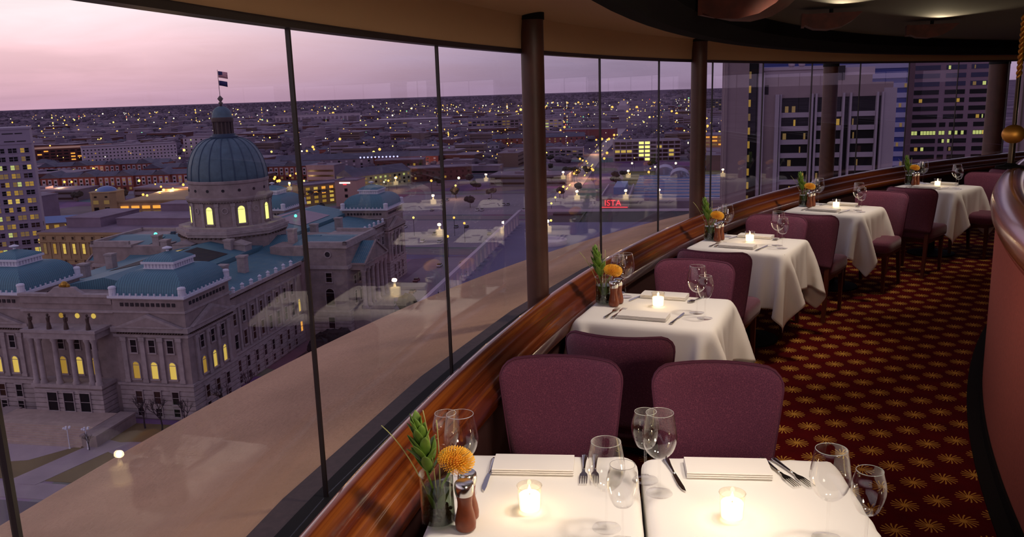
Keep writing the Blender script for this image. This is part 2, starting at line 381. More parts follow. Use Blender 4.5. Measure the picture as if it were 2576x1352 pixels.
# pole with a brass ball standing on the wooden roll
px_, py_ = PO(12.30, 145.3)
t_ = thing('brass_pole', 'slim dark pole with a brass ball on the red half wall', 'pole', (px_, py_, 1.28))
build(MB().lathe([(.11, 0), (.105, .012), (.05, .022), (.03, .035)], 6), 'base_plate', M_black, t_)
build(MB().lathe([(.022, .02), (.022, .20), (.018, .21)], 16), 'lower_rod', mat('dark_bronze_rod', srgb((70, 58, 44)), .35, .8), t_, smooth=True, angle=40)
build(MB().sphere((0, 0, .235), .074, 28, 18, .88), 'ball', M_brass, t_, smooth=True)
build(MB().lathe([(.015, .30), (.015, .64)], 12), 'upper_rod', MATS['dark_bronze_rod'], t_, smooth=True, angle=40)
tw = MB()
for s_ in (0, 1):
    tw.tube([(.010*math.cos(a+PI*s_), .010*math.sin(a+PI*s_), .62+.42*i/120) for i, a in ((i, i*.30) for i in range(121))], .010, 6)
build(tw, 'twisted_rod', M_brass, t_, smooth=True)

# copper ceiling uplights
def lamp(loc, rz, sc, lab):
    t_ = thing('ceiling_uplight', lab, 'ceiling lamp', loc, rz, 'copper uplights under the dark ceiling'); t_.scale = (sc,)*3
    pts = [(-.17, .0), (-.165, -.055), (-.10, -.085), (-.02, -.092), (.06, -.078), (.12, -.045), (.17, .0)]
    sh = MB(); 
    sh.extr(pts, 'y', -.10, .10)
    build(sh, 'shade', M_copper, t_, smooth=True, angle=35)
    build(MB().box(-.168, -.104, -.07, -.15, .104, .004), 'end_cap', M_copper, t_)
    build(MB().box(-.03, -.03, -.07, .03, .03, -.04), 'lamp_socket', M_black, t_)
    build(MB().lathe([(.012, .0), (.012, .03)], 8), 'hanger', M_black, t_)
    return t_
LAMP = [((1.07, 3.80, 2.295), R(-30), 1.15, 'largest copper ceiling lamp, cut by the top edge of view'),
        ((1.86, 4.95, 2.290), R(-18), .95, 'copper ceiling lamp in the middle of the three'),
        ((3.08, 6.25, 2.290), R(-22), 1.0, 'copper ceiling lamp farthest right of the three')]
for l_, rz_, sc_, lab in LAMP:
    lamp(l_, rz_, sc_, lab)
    d_ = Vector((-l_[0]*.15+.1, -1, 0)).normalized()
    light('uplight_beam', 'SPOT', (l_[0]+d_.x*.02, l_[1]+d_.y*.125, 2.246), 11.0, (1, .80, .50), (l_[0]+d_.x*.8, l_[1]+d_.y*.93, 2.385), spot_size=R(64), spot_blend=.9, shadow_soft_size=.0)

# ================================================================== FURNITURE
def chair_proto():
    t_ = thing('dining_chair', 'x', 'chair', group='plum upholstered dining chairs')
    H, Z0 = .875, .44
    nu, nv = 18, 14
    def wid(z): return .200+.048*((z-Z0)/(H-Z0))**.9
    def surf(s, tt, side):
        s0 = .72; zt = H-.010*(1-s*s) if False else H
        if abs(s) > s0: zt = H-.075*(1-math.sqrt(max(0, 1-((abs(s)-s0)/(1-s0))**2)))
        z = Z0+tt*(zt-Z0); x = s*wid(z)
        y = -.075*((z-Z0)/(H-Z0))+.092*s*s*((z-Z0)/(H-Z0))**.6
        e = max(abs(s), abs(2*tt-1) if tt > .5 else 0)
        th = .030*(1-max(0, (e-.80)/.20)**2.4*.75)
        return (x, y+side*th, z)
    vs, idx = [], {}
    for side in (-1, 1):
        for i in range(nu+1):
            for j in range(nv+1):
                s_ = math.sin(PI/2*(2*i/nu-1)); idx[side, i, j] = len(vs); vs.append(surf(s_, 1-(1-j/nv)**1.25, side))
    fs = []
    for i in range(nu):
        for j in range(nv):
            a, b, c, d = [(i, j), (i+1, j), (i+1, j+1), (i, j+1)]
            fs.append([idx[-1, *a], idx[-1, *b], idx[-1, *c], idx[-1, *d]]); fs.append([idx[1, *a], idx[1, *d], idx[1, *c], idx[1, *b]])
    bd = [(i, 0) for i in range(nu)]+[(nu, j) for j in range(nv)]+[(i, nv) for i in range(nu, 0, -1)]+[(0, j) for j in range(nv, 0, -1)]
    for k in range(len(bd)):
        p, q = bd[k], bd[(k+1) % len(bd)]; fs.append([idx[-1, *q], idx[-1, *p], idx[1, *p], idx[1, *q]])
    build(MB().add(vs, fs), 'backrest', M_chairf, t_, smooth=True, subsurf=1)
    for side in (-1, 1):
        path = [vs[idx[side, 0, j]] for j in range(0, nv+1)]+[vs[idx[side, i, nv]] for i in range(1, nu)]+[vs[idx[side, nu, j]] for j in range(nv, -1, -1)]
        build(MB().tube(path, .0034, 6), 'piping', M_pipe, t_, smooth=True)
    # seat: tapered rounded cushion
    seat = MB(); poly = []
    for k in range(40):
        a = 2*PI*k/40; c, s_ = math.cos(a), math.sin(a); x = .235*math.copysign(abs(c)**.32, c); y = .235+.235*math.copysign(abs(s_)**.32, s_)
        poly.append((x*(1-.08*(1-y/.47)), y))
    def sc(f, dz=0): return [(x*f, .235+(y-.235)*f) for x, y in poly]
    n = 40; lv = [(.90, .375), (.985, .385), (1, .41), (1, .44), (.985, .465), (.93, .478), (.6, .486), (.05, .488)]
    vv = []; ff = []
    for f_, z in lv: vv += [(x, y, z) for x, y in sc(f_)]
    for l_ in range(len(lv)-1):
        for k in range(n): ff.append((l_*n+k, l_*n+(k+1) % n, (l_+1)*n+(k+1) % n, (l_+1)*n+k))
    ff += [tuple(range(n-1, -1, -1)), tuple((len(lv)-1)*n+k for k in range(n))]
    build(seat.add(vv, ff), 'seat', M_chairf, t_, smooth=True)
    build(MB().box(-.19, .03, .335, .19, .43, .385), 'seat_frame', M_chairleg, t_)
    for sx_ in (-1, 1):
        l_ = MB().prism([(sx_*.178-.018, .395), (sx_*.178+.018, .395), (sx_*.178+.018, .431), (sx_*.178-.018, .431)], .375, 0.0, [(sx_*.180-.012, .403), (sx_*.180+.012, .403), (sx_*.180+.012, .427), (sx_*.180-.012, .427)])
        l_.f = [f[::-1] for f in l_.f]; build(l_, 'leg', M_chairleg, t_)
        l_ = MB().prism([(sx_*.172-.018, .0), (sx_*.172+.018, .0), (sx_*.172+.018, .04), (sx_*.172-.018, .04)], .47, 0.0, [(sx_*.176-.013, -.075), (sx_*.176+.013, -.075), (sx_*.176+.013, -.045), (sx_*.176-.013, -.045)])
        l_.f = [f[::-1] for f in l_.f]; build(l_, 'leg', M_chairleg, t_)
    return t_
CH = chair_proto()
def rza(a): return R(a-180)
chairs = [  # r, angle, facing (0 = sitter faces away from the viewer, 180 = faces the viewer), label, fixed rotation
    ((.18, 3.13), R(180-11), 'plum chair facing the viewer, left of the two at the front tables'),
    ((.76, 3.00), R(180-9), 'plum chair facing the viewer, right of the two at the front tables'),
    (PO(13.97, 160.75), rza(159.5), 'plum chair seen from behind at the second table from the front'),
    (PO(13.92, 154.25), rza(154.5)+PI, 'plum chair facing the viewer at the far side of the second table'),
    (PO(13.90, 152.65), rza(151.5), 'plum chair seen from behind at the third table, before the white cloth'),
    (PO(13.86, 146.2), rza(146.6)+PI, 'plum chair facing the viewer at the far side of the third table'),
    (PO(13.68, 145.3), rza(144.0), 'dark backed chair seen from behind at the fourth table'),
    (PO(13.52, 138.5), rza(138.5)+PI, 'small plum chair facing the viewer beyond the fourth table'),
    (PO(13.41, 136.5), rza(135.2), 'dark backed chair seen from behind at the fifth table'),
    (PO(13.25, 129.3), rza(129.5)+PI, 'plum chair back beyond the fifth and farthest table'),
    (PO(13.22, 127.2), rza(126.5), 'distant chair top against the rail behind all others')]
for i, (p, rz, lab) in enumerate(chairs):
    if i == 0: CH.location = (p[0], p[1], 0); CH.rotation_euler = (0, 0, rz); CH['label'] = lab
    else: dup(CH, (p[0], p[1], 0), rz, lab)

# ---- tables
TOPZ = .742
def table_proto(hx, hy):
    t_ = thing('dining_table', 'x', 'table', group='pedestal tables under white cloths')
    b = MB(); b.box(-hx+.026, -hy+.026, TOPZ-.04, hx-.026, hy-.026, TOPZ-.003); build(b, 'tabletop', M_chairleg, t_)
    build(MB().lathe([(.04, .03), (.035, .06), (.035, TOPZ-.05), (.10, TOPZ-.03)], 20), 'pedestal', M_black, t_, smooth=True, angle=40)
    build(MB().lathe([(.24, 0), (.24, .015), (.06, .04), (.04, .05)], 28), 'base', M_black, t_, smooth=True, angle=40)
    return t_

# ---- draped cloths from a small position based cloth solver
def drape(hx, hy, L, seed, clampx=(None, None), rot=0.0, N=46, steps=230, iters=14):
    rng = np.random.RandomState(seed)
    g = np.linspace(-L/2, L/2, N); h = g[1]-g[0]
    X0, Y0 = np.meshgrid(g, g, indexing='ij'); c, s = math.cos(rot), math.sin(rot)
    P = np.stack([X0*c-Y0*s, X0*s+Y0*c, np.full_like(X0, .003)], -1)
    P[..., :2] += rng.normal(0, .0006, P[..., :2].shape); P[..., 2] += np.abs(rng.normal(0, .002, X0.shape))
    V = np.zeros_like(P); dt = 1/60.
    PIN = ((np.abs(P[..., 0]) < hx-.004) & (np.abs(P[..., 1]) < hy-.004)).ravel(); PP = P.reshape(-1, 3)[PIN].copy(); PP[:, 2] = .002
    def pairs(di, dj, off, rest, k):
        A = [slice(None), slice(None)]; 
        I, J = np.meshgrid(np.arange(N-abs(di)), np.arange(N-abs(dj)), indexing='ij'); I = I.ravel(); J = J.ravel()
        if dj < 0: J = J+abs(dj)
        a = I*N+J; b = (I+di)*N+(J+dj)
        key = (I//max(1, abs(di)) if di else J//max(1, abs(dj))) % 2
        m = key == off
        return a[m], b[m], rest, k
    C = []
    for di, dj, r_, k in ((1, 0, h, 1.0), (0, 1, h, 1.0), (1, 1, h*1.41421, .55), (1, -1, h*1.41421, .55), (2, 0, 2*h, .10), (0, 2, 2*h, .10)):
        for off in (0, 1): C.append(pairs(di, dj, off, r_, k))
    for st in range(steps):
        V[..., 2] -= 9.8*dt; V *= .985 if st < steps*.8 else .90
        Q = P+V*dt; F = Q.reshape(-1, 3)
        for it in range(iters):
            for a, b, r_, k in C:
                d = F[b]-F[a]; l = np.sqrt((d*d).sum(1))+1e-9; w = (k*.5*(l-r_)/l)[:, None]*d
                F[a] += w; F[b] -= w
            F[PIN] = PP
            x, y, z = F[:, 0], F[:, 1], F[:, 2]
            px = hx-np.abs(x); py = hy-np.abs(y)
            ins = (px > 0) & (py > 0) & (z < .002)
            top = ins & (-z < np.minimum(px, py)*1.0+.03)
            z[top] = .002
            sd = ins & ~top; sxx = sd & (px < py); syy = sd & ~sxx
            x[sxx] = np.sign(x[sxx])*hx; y[syy] = np.sign(y[syy])*hy
            cr = max(0.0, 1-max(0, st-70)/70.)*L/2      # the neighbour table and the wall close in once the cloth hangs
            if clampx[0] is not None: x[:] = np.maximum(x, clampx[0]-cr)
            if clampx[1] is not None: x[:] = np.minimum(x, clampx[1]+cr)
        Q.reshape(-1, 3)[PIN] = PP
        V = (Q-P)/dt; V = np.clip(V, -4, 4)
        on = (Q[..., 2] < .004) & (Q[..., 2] > -.001) & (np.abs(Q[..., 0]) < hx) & (np.abs(Q[..., 1]) < hy)
        V[on, :2] *= .3
        P = Q
    vs = [(float(a), float(b), float(c_)) for a, b, c_ in P.reshape(-1, 3)]
    fs = [(i*N+j, (i+1)*N+j, (i+1)*N+j+1, i*N+j+1) for i in range(N-1) for j in range(N-1)]
    return MB().add(vs, fs)
def cloth_obj(mb, loc, rz, lab, group='white tablecloths'):
    if isinstance(mb, MB): mb = mb.mesh('tablecloth', True); mb.materials.append(M_linen)
    o = bpy.data.objects.new('tablecloth', mb); link(o); o.location = loc; o.rotation_euler = (0, 0, rz)
    md = o.modifiers.new('s', 'SUBSURF'); md.levels = 1; md.render_levels = 1
    md = o.modifiers.new('t', 'SOLIDIFY'); md.thickness = .0016; md.offset = 1
    return tagit(o, lab, 'tablecloth', group)
HX, HY = .37, .335
mesh_a = None
TT = [(13.985, 157.0, 'second'), (13.92, 148.5, 'third'), (13.83, 140.1, 'fourth'), (13.62, 131.2, 'fifth and farthest')]
TP = table_proto(HX, HY)
cl_meshes = [drape(HX, HY, 1.38, 3, (-.41, None), rot=.02), drape(HX, HY, 1.40, 9, (-.41, None), rot=-.03)]
cl_meshes = [m_.mesh('tablecloth', True) for m_ in cl_meshes]
for m_ in cl_meshes: m_.materials.append(M_linen)
FR = []
for i, (r_, a_, nm) in enumerate(TT):
    x_, y_ = PO(r_, a_); rz = rza(a_)
    if i == 0: TP.location = (x_, y_, 0); TP.rotation_euler = (0, 0, rz); TP['label'] = 'table under the white cloth, %s table from the viewer' % nm
    else: dup(TP, (x_, y_, 0), rz, 'table under the white cloth, %s table from the viewer' % nm)
    cloth_obj(cl_meshes[i % 2], (x_, y_, TOPZ), rz, 'white cloth draped over the %s table from the viewer' % nm)
    FR.append((x_, y_, rz, nm))
RZ1 = R(-6.3)
for (x_, y_, hx, cx_, nm, sd) in ((.05, 2.235, .300, (-.335, .306), 'front left', 5), (.668, 2.165, .304, (-.306, None), 'front right', 6)):
    tp = table_proto(hx, .335); tp.location = (x_, y_, 0); tp.rotation_euler = (0, 0, RZ1); tp['label'] = 'table under the white cloth, %s of the pair' % nm
    cloth_obj(drape(hx, .335, 1.12, sd, cx_), (x_, y_, TOPZ), RZ1, 'white cloth draped over the %s table' % nm)
ZT = TOPZ+.0075

# ---- tableware prototypes
def glass_proto(big):
    nm = 'wine_glass'; t_ = thing(nm, 'x', 'wine glass', group='empty wine glasses on the tables')
    H = .222 if big else .196; rb = .045 if big else .037; zb = H-.125 if big else H-.105
    bowl = [(.004, zb), (.020, zb+.006), (rb*.80, zb+.024), (rb, zb+.052), (rb*.97, zb+.075), (rb*.84, H-.012), (rb*.78, H)]
    fine = []
    for i in range(len(bowl)-1):
        p0 = bowl[max(0, i-1)]; p1 = bowl[i]; p2 = bowl[i+1]; p3 = bowl[min(len(bowl)-1, i+2)]
        for k in range(4):
            q = k/4; fine.append(tuple(.5*((2*p1[d])+(-p0[d]+p2[d])*q+(2*p0[d]-5*p1[d]+4*p2[d]-p3[d])*q*q+(-p0[d]+3*p1[d]-3*p2[d]+p3[d])*q**3) for d in (0, 1)))
    fine.append(bowl[-1])
    outer = fine; inner = [(max(r-.0012, .001), z+.0008) for r, z in reversed(fine)]
    build(MB().lathe(outer+inner, 36, close=False), 'bowl', M_stem, t_, smooth=True)
    build(MB().tube([(rb*.775*math.cos(a), rb*.775*math.sin(a), H) for a in [2*PI*k/36 for k in range(37)]], .0007, 5, cap=False), 'rim', mat('glass_rim', (.42, .40, .39), .12, spec=.8), t_, smooth=True)
    build(MB().lathe([(.0075, 0.004), (.0036, .02), (.0032, zb*.6), (.0038, zb-.006), (.006, zb+.001)], 12, close=False), 'stem', M_stem, t_, smooth=True)
    build(MB().lathe([(.001, .0035), (.012, .003), (.034, .0012), (.035, .0006), (.034, .0), (.001, 0)], 36, close=False), 'foot', M_foot, t_, smooth=True)
    return t_
GB, GS = glass_proto(True), glass_proto(False)
def cutlery(kind):
    t_ = thing({'k': 'table_knife', 'f': 'table_fork', 's': 'table_spoon'}[kind], 'x', {'k': 'knife', 'f': 'fork', 's': 'spoon'}[kind], group='steel cutlery on the tables')
    # handle along -y, working end toward +y ; total .21
    hb = MB(); pr = [(-.105, .0075, .004), (-.095, .0095, .005), (-.06, .0065, .0045), (-.02, .0042, .004), (.0, .0035, .0035)]
    vs = []; fs = []
    for y, w, h in pr:
        for k in range(8): a = 2*PI*k/8; vs.append((w*math.cos(a), y, h/2+.0008+h/2*math.sin(a)))
    for i in range(len(pr)-1):
        for k in range(8): fs.append((i*8+k, i*8+(k+1) % 8, (i+1)*8+(k+1) % 8, (i+1)*8+k))
    fs += [tuple(range(7, -1, -1)), tuple(32+k for k in range(8))]
    build(hb.add(vs, fs), 'handle', M_steel, t_, smooth=True)
    if kind == 'k':
        pl_ = [(-.004, -.002), (.006, -.002), (.008, .03), (.0085, .07), (.005, .095), (-.003, .105), (-.005, .08)]
        build(MB().prism(pl_, .001, .003), 'blade', M_steel, t_)
    elif kind == 'f':
        pl_ = [(-.0035, -.003), (.0035, -.003), (.004, .012), (.0105, .028), (.0115, .040), (-.0115, .040), (-.0105, .028), (-.004, .012)]
        build(MB().prism(pl_, .002, .0042), 'fork_root', M_steel, t_)
        for q in (-.0097, -.0032, .0032, .0097):
            build(MB().prism([(q-.0017, .038), (q+.0017, .038), (q+.0009, .086), (q-.0009, .086)], .0022, .0044), 'tine', M_steel, t_)
    else:
        sp = MB().sphere((0, 0, 0), 1, 14, 8); sp.v = [(x*.0185, .038+y*.030, .005+z*.004) for x, y, z in sp.v]
        build(sp, 'bowl', M_steel, t_, smooth=True)
    return t_
KN, FK, SP = cutlery('k'), cutlery('f'), cutlery('s')
def napkin():
    t_ = thing('folded_napkin', 'x', 'napkin', group='folded white napkins')
    for k, (w, d, z0, z1) in enumerate(((.118, .052, 0, .0062), (.1178, .0518, .006, .0122), (.1174, .0515, .012, .0185))):
        b = MB(); nx = 8; vs = []
        prof = [(-d, z0+.0015), (-d-.0015, (z0+z1)/2), (-d, z1-.001), (-d*.5, z1+.0008), (0, z1+.001), (d*.5, z1+.0006), (d, z1-.0015), (d, z0+.0005)]
        b.extr(prof, 'x', -w, w); build(b, 'fold', M_napkin, t_, smooth=True, angle=50)
    return t_
NP = napkin()
def shaker():
    t_ = thing('pepper_mill', 'x', 'shaker', group='wooden salt and pepper shakers')
    build(MB().lathe([(.0205, 0), (.0235, .003), (.0245, .016), (.022, .034), (.0172, .055), (.0168, .068), (.0185, .080), (.020, .086)], 28), 'body', M_pepper, t_, smooth=True, angle=60)
    build(MB().lathe([(.0202, .086), (.0222, .094), (.0232, .104), (.0218, .114), (.0195, .117), (.015, .1155), (.001, .114)], 28), 'cap', M_steel, t_, smooth=True, angle=60)
    return t_
SH = shaker()
def candle():
    t_ = thing('candle_glass', 'x', 'candle', group='tealight candles in glass cups')
    build(MB().lathe([(.026, .0), (.0285, .004), (.031, .060), (.0325, .068), (.0305, .068), (.029, .060), (.0268, .006), (.001, .005)], 32, close=False), 'glass_cup', M_cup, t_, smooth=True, angle=60)
    build(MB().lathe([(.0255, .006), (.0272, .042), (.0250, .045), (.001, .043)], 28), 'wax', M_wax, t_, smooth=True, angle=50)
    build(MB().tube([(0, 0, .042), (.0005, 0, .049)], .0008, 6), 'wick', M_black, t_)
    build(MB().lathe([(.0005, .047), (.0042, .051), (.0050, .055), (.0030, .062), (.0004, .070)], 12), 'flame', M_flame, t_, smooth=True)
    return t_
CA = candle()
def vase():
    t_ = thing('flower_vase', 'x', 'flower vase', group='small vases with an orange pincushion flower')
    rnd = random.Random(4)
    build(MB().lathe([(.036, 0), (.038, .004), (.038, .115), (.0392, .118), (.037, .118), (.0362, .112), (.0362, .006), (.001, .005)], 36, close=False), 'glass_jar', M_vase, t_, smooth=True, angle=60)
    build(MB().lathe([(.0352, .007), (.0352, .082), (.001, .082)], 28), 'water', M_water, t_, smooth=True, angle=60)
    pb = MB()
    for k in range(60):
        a, q = rnd.uniform(0, 2*PI), math.sqrt(rnd.random())*.030; pb.sphere((q*math.cos(a), q*math.sin(a), .010+rnd.random()*.026), rnd.uniform(.004, .0065), 7, 5)
    build(pb, 'dark_pebbles', M_stone, t_, smooth=True, kind='stuff')
    def leaf(base, d, L, w, droop=.3):
        d = Vector(d).normalized(); side = d.cross(Vector((0, 0, 1))); side = side.normalized() if side.length > .01 else Vector((1, 0, 0)); nrm = side.cross(d)
        vs = []; fs = []; n = 7
        for i in range(n+1):
            q = i/n; c = Vector(base)+d*(L*q)-Vector((0, 0, 1))*(droop*L*q*q)
            ww = w*math.sin(PI*min(1, q*.86+.10))**.8*(1 if i < n else .05)
            vs += [tuple(c-side*ww+nrm*ww*.25), tuple(c), tuple(c+side*ww+nrm*ww*.25)]
        for i in range(n):
            for k in (0, 1): fs.append((i*3+k, i*3+k+1, i*3+3+k+1, i*3+3+k))
        mb = MB().add(vs, fs); me = mb.mesh('leaf', True); me.materials.append(M_leaf)
        o = bpy.data.objects.new('leaf', me); link(o, t_); md = o.modifiers.new('t', 'SOLIDIFY'); md.thickness = .0008
    # leafy protea stem leaning left
    p0 = Vector((.005, 0, .03)); p1 = Vector((-.036, .0, .205))
    build(MB().tube([p0, p0.lerp(p1, .5)+Vector((-.004, 0, 0)), p1], .0026, 8), 'leafy_stem', M_leaf, t_, smooth=True)
    for k in range(26):
        q = .48+.52*k/25; a = k*2.4; b_ = p0.lerp(p1, q); el = .92+.52*(k/25)
        leaf(b_, (math.cos(a)*math.cos(el)-.12, math.sin(a)*math.cos(el), math.sin(el)), .066+.014*rnd.random()-.012*(k/25), .0118, .06)
    for k in range(5):
        a = k*1.3; leaf((.01*math.cos(a), .01*math.sin(a), .03), (math.cos(a)*.35, math.sin(a)*.35, 1), .06, .010, .1)
    # flower head
    fc = Vector((.040, -.014, .146))
    build(MB().tube([(.004, 0, .02), (.012, -.004, .09), tuple(fc-Vector((.004, 0, .012)))], .0028, 8), 'flower_stem', M_leaf, t_, smooth=True)
    build(MB().sphere(tuple(fc), .017, 16, 10, .8), 'flower_heart', mat('flower_core', srgb((214, 120, 16)), .7), t_, smooth=True)
    ax = Vector((.45, -.35, .85)).normalized(); pn = MB()
    for k in range(260):
        q = (k+.5)/260; phi = k*2.399963; cz = 1-1.18*q; sz_ = math.sqrt(max(0, 1-cz*cz)); e1 = ax.orthogonal().normalized(); e2 = ax.cross(e1)
        d = (ax*cz+e1*sz_*math.cos(phi)+e2*sz_*math.sin(phi)).normalized(); o1 = fc+d*.013; l_ = .019+.013*sz_
        o2 = fc+d*(l_+.006)+ax*.001; o3 = fc+d*(l_+.010)+ax*(.008*sz_+.002)
        pn.tube([o1, o2, o3], [.0008, .00075, .0011], 4)
    pn.v = [(x, y, fc.z+(z-fc.z)*.74) for x, y, z in pn.v]
    build(pn, 'flower_pins', M_flower, t_, kind='stuff', smooth=True)
    for pts in ([(0, 0, .03), (-.004, -.002, .16), (-.022, .004, .262)], [(.004, .004, .03), (.010, .002, .15), (.006, .004, .238)], [(-.01, .0, .03), (-.05, .01, .165), (-.115, .03, .222)]):
        P = [Vector(p) for p in pts]; pp = [P[0]*(1-u)**2+P[1]*2*u*(1-u)+P[2]*u*u for u in [k/10 for k in range(11)]]
        build(MB().tube(pp, [.0014]*8+[.0012]*3, 6), 'grass_blade', M_grass, t_, smooth=True)
    return t_
VA = vase()
USED = set()
SCALE = {'pepper_mill': 1.18, 'wine_glass': 1.13, 'candle_glass': 1.13, 'table_knife': 1.1, 'table_fork': 1.1, 'folded_napkin': 1.08, 'flower_vase': 1.26}
def put(proto, x, y, rz, lab, z=None, sc=None):
    z = ZT if z is None else z
    sc = sc or SCALE.get(proto.name.split('.')[0])
    if proto.name not in USED:
        USED.add(proto.name); proto.location = (x, y, z); proto.rotation_euler = (0, 0, rz); proto['label'] = lab
        if sc: proto.scale = (sc,)*3
        return proto
    return dup(proto, (x, y, z), rz, lab, scale=sc)
def cflame(x, y, e=.55): light('candle_light', 'POINT', (x, y, ZT+.095), e*.5, (1, .74, .46), shadow_soft_size=.012)
# front pair, placed in room coordinates
z1 = RZ1
put(VA, -.225, 2.135, R(4), 'glass vase with pincushion flower and leaves, front left table', sc=1.26)
put(SH, -.148, 2.095, 0, 'wooden pepper mill in front of its twin, front left table')
put(SH, -.142, 2.155, .4, 'wooden salt mill half hidden behind its twin, front left table')
put(GS, -.215, 2.385, 0, 'wine glass behind the leaves, front left table corner')
put(GB, -.165, 2.300, 0, 'large wine glass above the orange flower, front left table')
put(KN, -.090, 2.420, R(172), 'steel knife left of the napkin, front left table')
put(NP, .050, 2.462, z1, 'folded white napkin on the front left table')
put(FK, .205, 2.425, z1+PI, 'left fork beside the napkin, front left table')
put(FK, .240, 2.425, z1+PI, 'right fork seen through a glass, front left table')
put(CA, .030, 2.185, 0, 'lit candle in a glass cup, front left table'); cflame(.03, 2.185, .8)
put(GB, .235, 2.075, 0, 'large wine glass at the right edge of the front left table')
put(GS, .268, 1.995, 0, 'small wine glass cut by the bottom of view, table gap')
put(GS, .385, 2.350, 0, 'wine glass behind another, left corner of front right table')
put(GB, .412, 2.265, 0, 'large wine glass in front at left corner of front right table')
put(KN, .480, 2.380, R(184), 'steel knife beside the wine glasses, front right table')
put(NP, .645, 2.395, z1-.01, 'folded white napkin on the front right table')
put(FK, .800, 2.365, R(193), 'left fork of the pair, front right table')
put(FK, .838, 2.360, R(195), 'right fork of the pair, front right table')
put(CA, .583, 2.105, 0, 'lit candle in a glass cup, front right table'); cflame(.583, 2.105, .8)
put(GB, .800, 1.985, 0, 'tall wine glass near the rounded right corner of the front right table')
put(GS, .872, 1.920, 0, 'small wine glass at the lower right beside the carpet')
for i, (x_, y_, rz, nm) in enumerate(FR):
    c_, s_ = math.cos(rz), math.sin(rz)
    def L(p, proto, a, what, e=0.0):
        return put(proto, x_+p[0]*c_-p[1]*s_, y_+p[0]*s_+p[1]*c_, rz+a, what+' on the %s table' % nm.replace(' and farthest', ''))
    L((-.300, .03), VA, .1, 'glass vase with orange pincushion flower')
    L((-.232, -.01), SH, 0, 'nearer wooden mill')
    L((-.225, .055), SH, .3, 'farther wooden mill')
    L((-.290, .285), GS, 0, 'wine glass behind the vase')
    L((-.222, .195), GB, 0, 'large wine glass right of the vase')
    L((-.150, .215), KN, R(165), 'far knife')
    L((-.010, .255), NP, 0, 'far folded napkin')
    L((0, .045), CA, 0, 'lit candle in its cup')
    cflame(x_-.045*s_, y_+.045*c_, .5)
    L((-.200, -.150), FK, R(-4), 'outer near fork')
    L((-.163, -.145), FK, R(-4), 'inner near fork')
    L((-.020, -.195), NP, 0, 'near folded napkin')
    L((.150, -.170), KN, R(-6), 'near knife')
    L((.165, .225), SP, R(160), 'far spoon')
    L((.222, -.03), GB, 0, 'large wine glass at the aisle side')
    L((.280, -.125), GS, 0, 'small wine glass at the aisle side')

# ================================================================== THE CITY BELOW  (ground 72 m under the viewer's eye)
ZG = EYE-72.0
YEL = srgb((246, 226, 110)); ORG = srgb((255, 176, 70)); WHT = srgb((255, 240, 205)); AMB = srgb((190, 150, 60))
def lit(name, c, s): return mat(name, tuple(x*.5 for x in c[:3]), .5, emit=c[:3], estr=s, sample=False)
P_dark = mat('dark_pane', srgb((20, 16, 24)), .4, spec=.2)
P_dark2 = mat('brown_pane', srgb((58, 34, 30)), .2)
P_yel = lit('lit_pane_yellow', srgb((240, 206, 96)), .62); P_brt = lit('lit_pane_bright', srgb((250, 255, 130)), 1.5); P_amb = lit('lit_pane_amber', AMB, .55); P_org = lit('lit_pane_orange', ORG, .9); P_dim = lit('lit_pane_dim', srgb((150, 120, 70)), .42); P_grn = lit('lit_pane_green', srgb((196, 206, 120)), .75)
S_lime = mat('limestone', srgb((146, 128, 128)), .9, var=(.35, .24, 8), bump=(3, .3, .05))
S_lime2 = mat('limestone_trim', srgb((160, 144, 146)), .9, var=(.6, .20, 8))
S_white = mat('white_trim', srgb((212, 208, 222)), .8)
def roofmat(name, c1, c2, pitch):
    m = bpy.data.materials.new(name); m.use_nodes = True; t = NT(m.node_tree); MATS[name] = m
    co = t.n('ShaderNodeTexCoord'); s = t.n('ShaderNodeSeparateXYZ', {0: co.outputs['Object']}); nn = t.n('ShaderNodeSeparateXYZ', {0: co.outputs['Normal']})
    sel = t.math('GREATER_THAN', t.math('ABSOLUTE', nn.outputs[0]), t.math('ABSOLUTE', nn.outputs[1]))
    c = t.math('ADD', t.math('MULTIPLY', s.outputs[1], sel), t.math('MULTIPLY', s.outputs[0], t.math('SUBTRACT', 1.0, sel)))
    fr = t.math('FRACT', t.math('DIVIDE', c, pitch)); seam = t.math('LESS_THAN', fr, .28)
    nz = t.n('ShaderNodeTexNoise', {'Vector': co.outputs['Object'], 'Scale': .25, 'Detail': 5.0}).outputs[0]
    base = t.mix(nz, tuple(x*.8 for x in c1[:3])+(1,), tuple(x*1.2 for x in c1[:3])+(1,))
    b = t.n('ShaderNodeBsdfPrincipled', {'Base Color': t.mix(seam, base, c2), 'Roughness': .6})
    bp = t.n('ShaderNodeBump', {'Strength': .5, 'Distance': .08, 'Height': seam}); t.t.links.new(bp.outputs[0], b.inputs['Normal'])
    t.t.links.new(b.outputs[0], t.n('ShaderNodeOutputMaterial').inputs[0]); return m
S_roof = roofmat('green_copper_roof', srgb((78, 122, 140)), srgb((56, 92, 112)), .62)
S_roof2 = mat('dome_copper', srgb((74, 96, 112)), .55, var=(.5, .2, 5)); S_rib = mat('dome_rib', srgb((44, 66, 90)), .5)
S_pink = roofmat('pink_metal_roof', srgb((158, 132, 150)), srgb((130, 106, 124)), .9)
S_dark = mat('dark_neutral', srgb((40, 32, 42)), .8)  # plain dark tone shared by vents, posts, wheels and roofs
S_bronze = mat('dark_bronze', srgb((70, 50, 46)), .6)
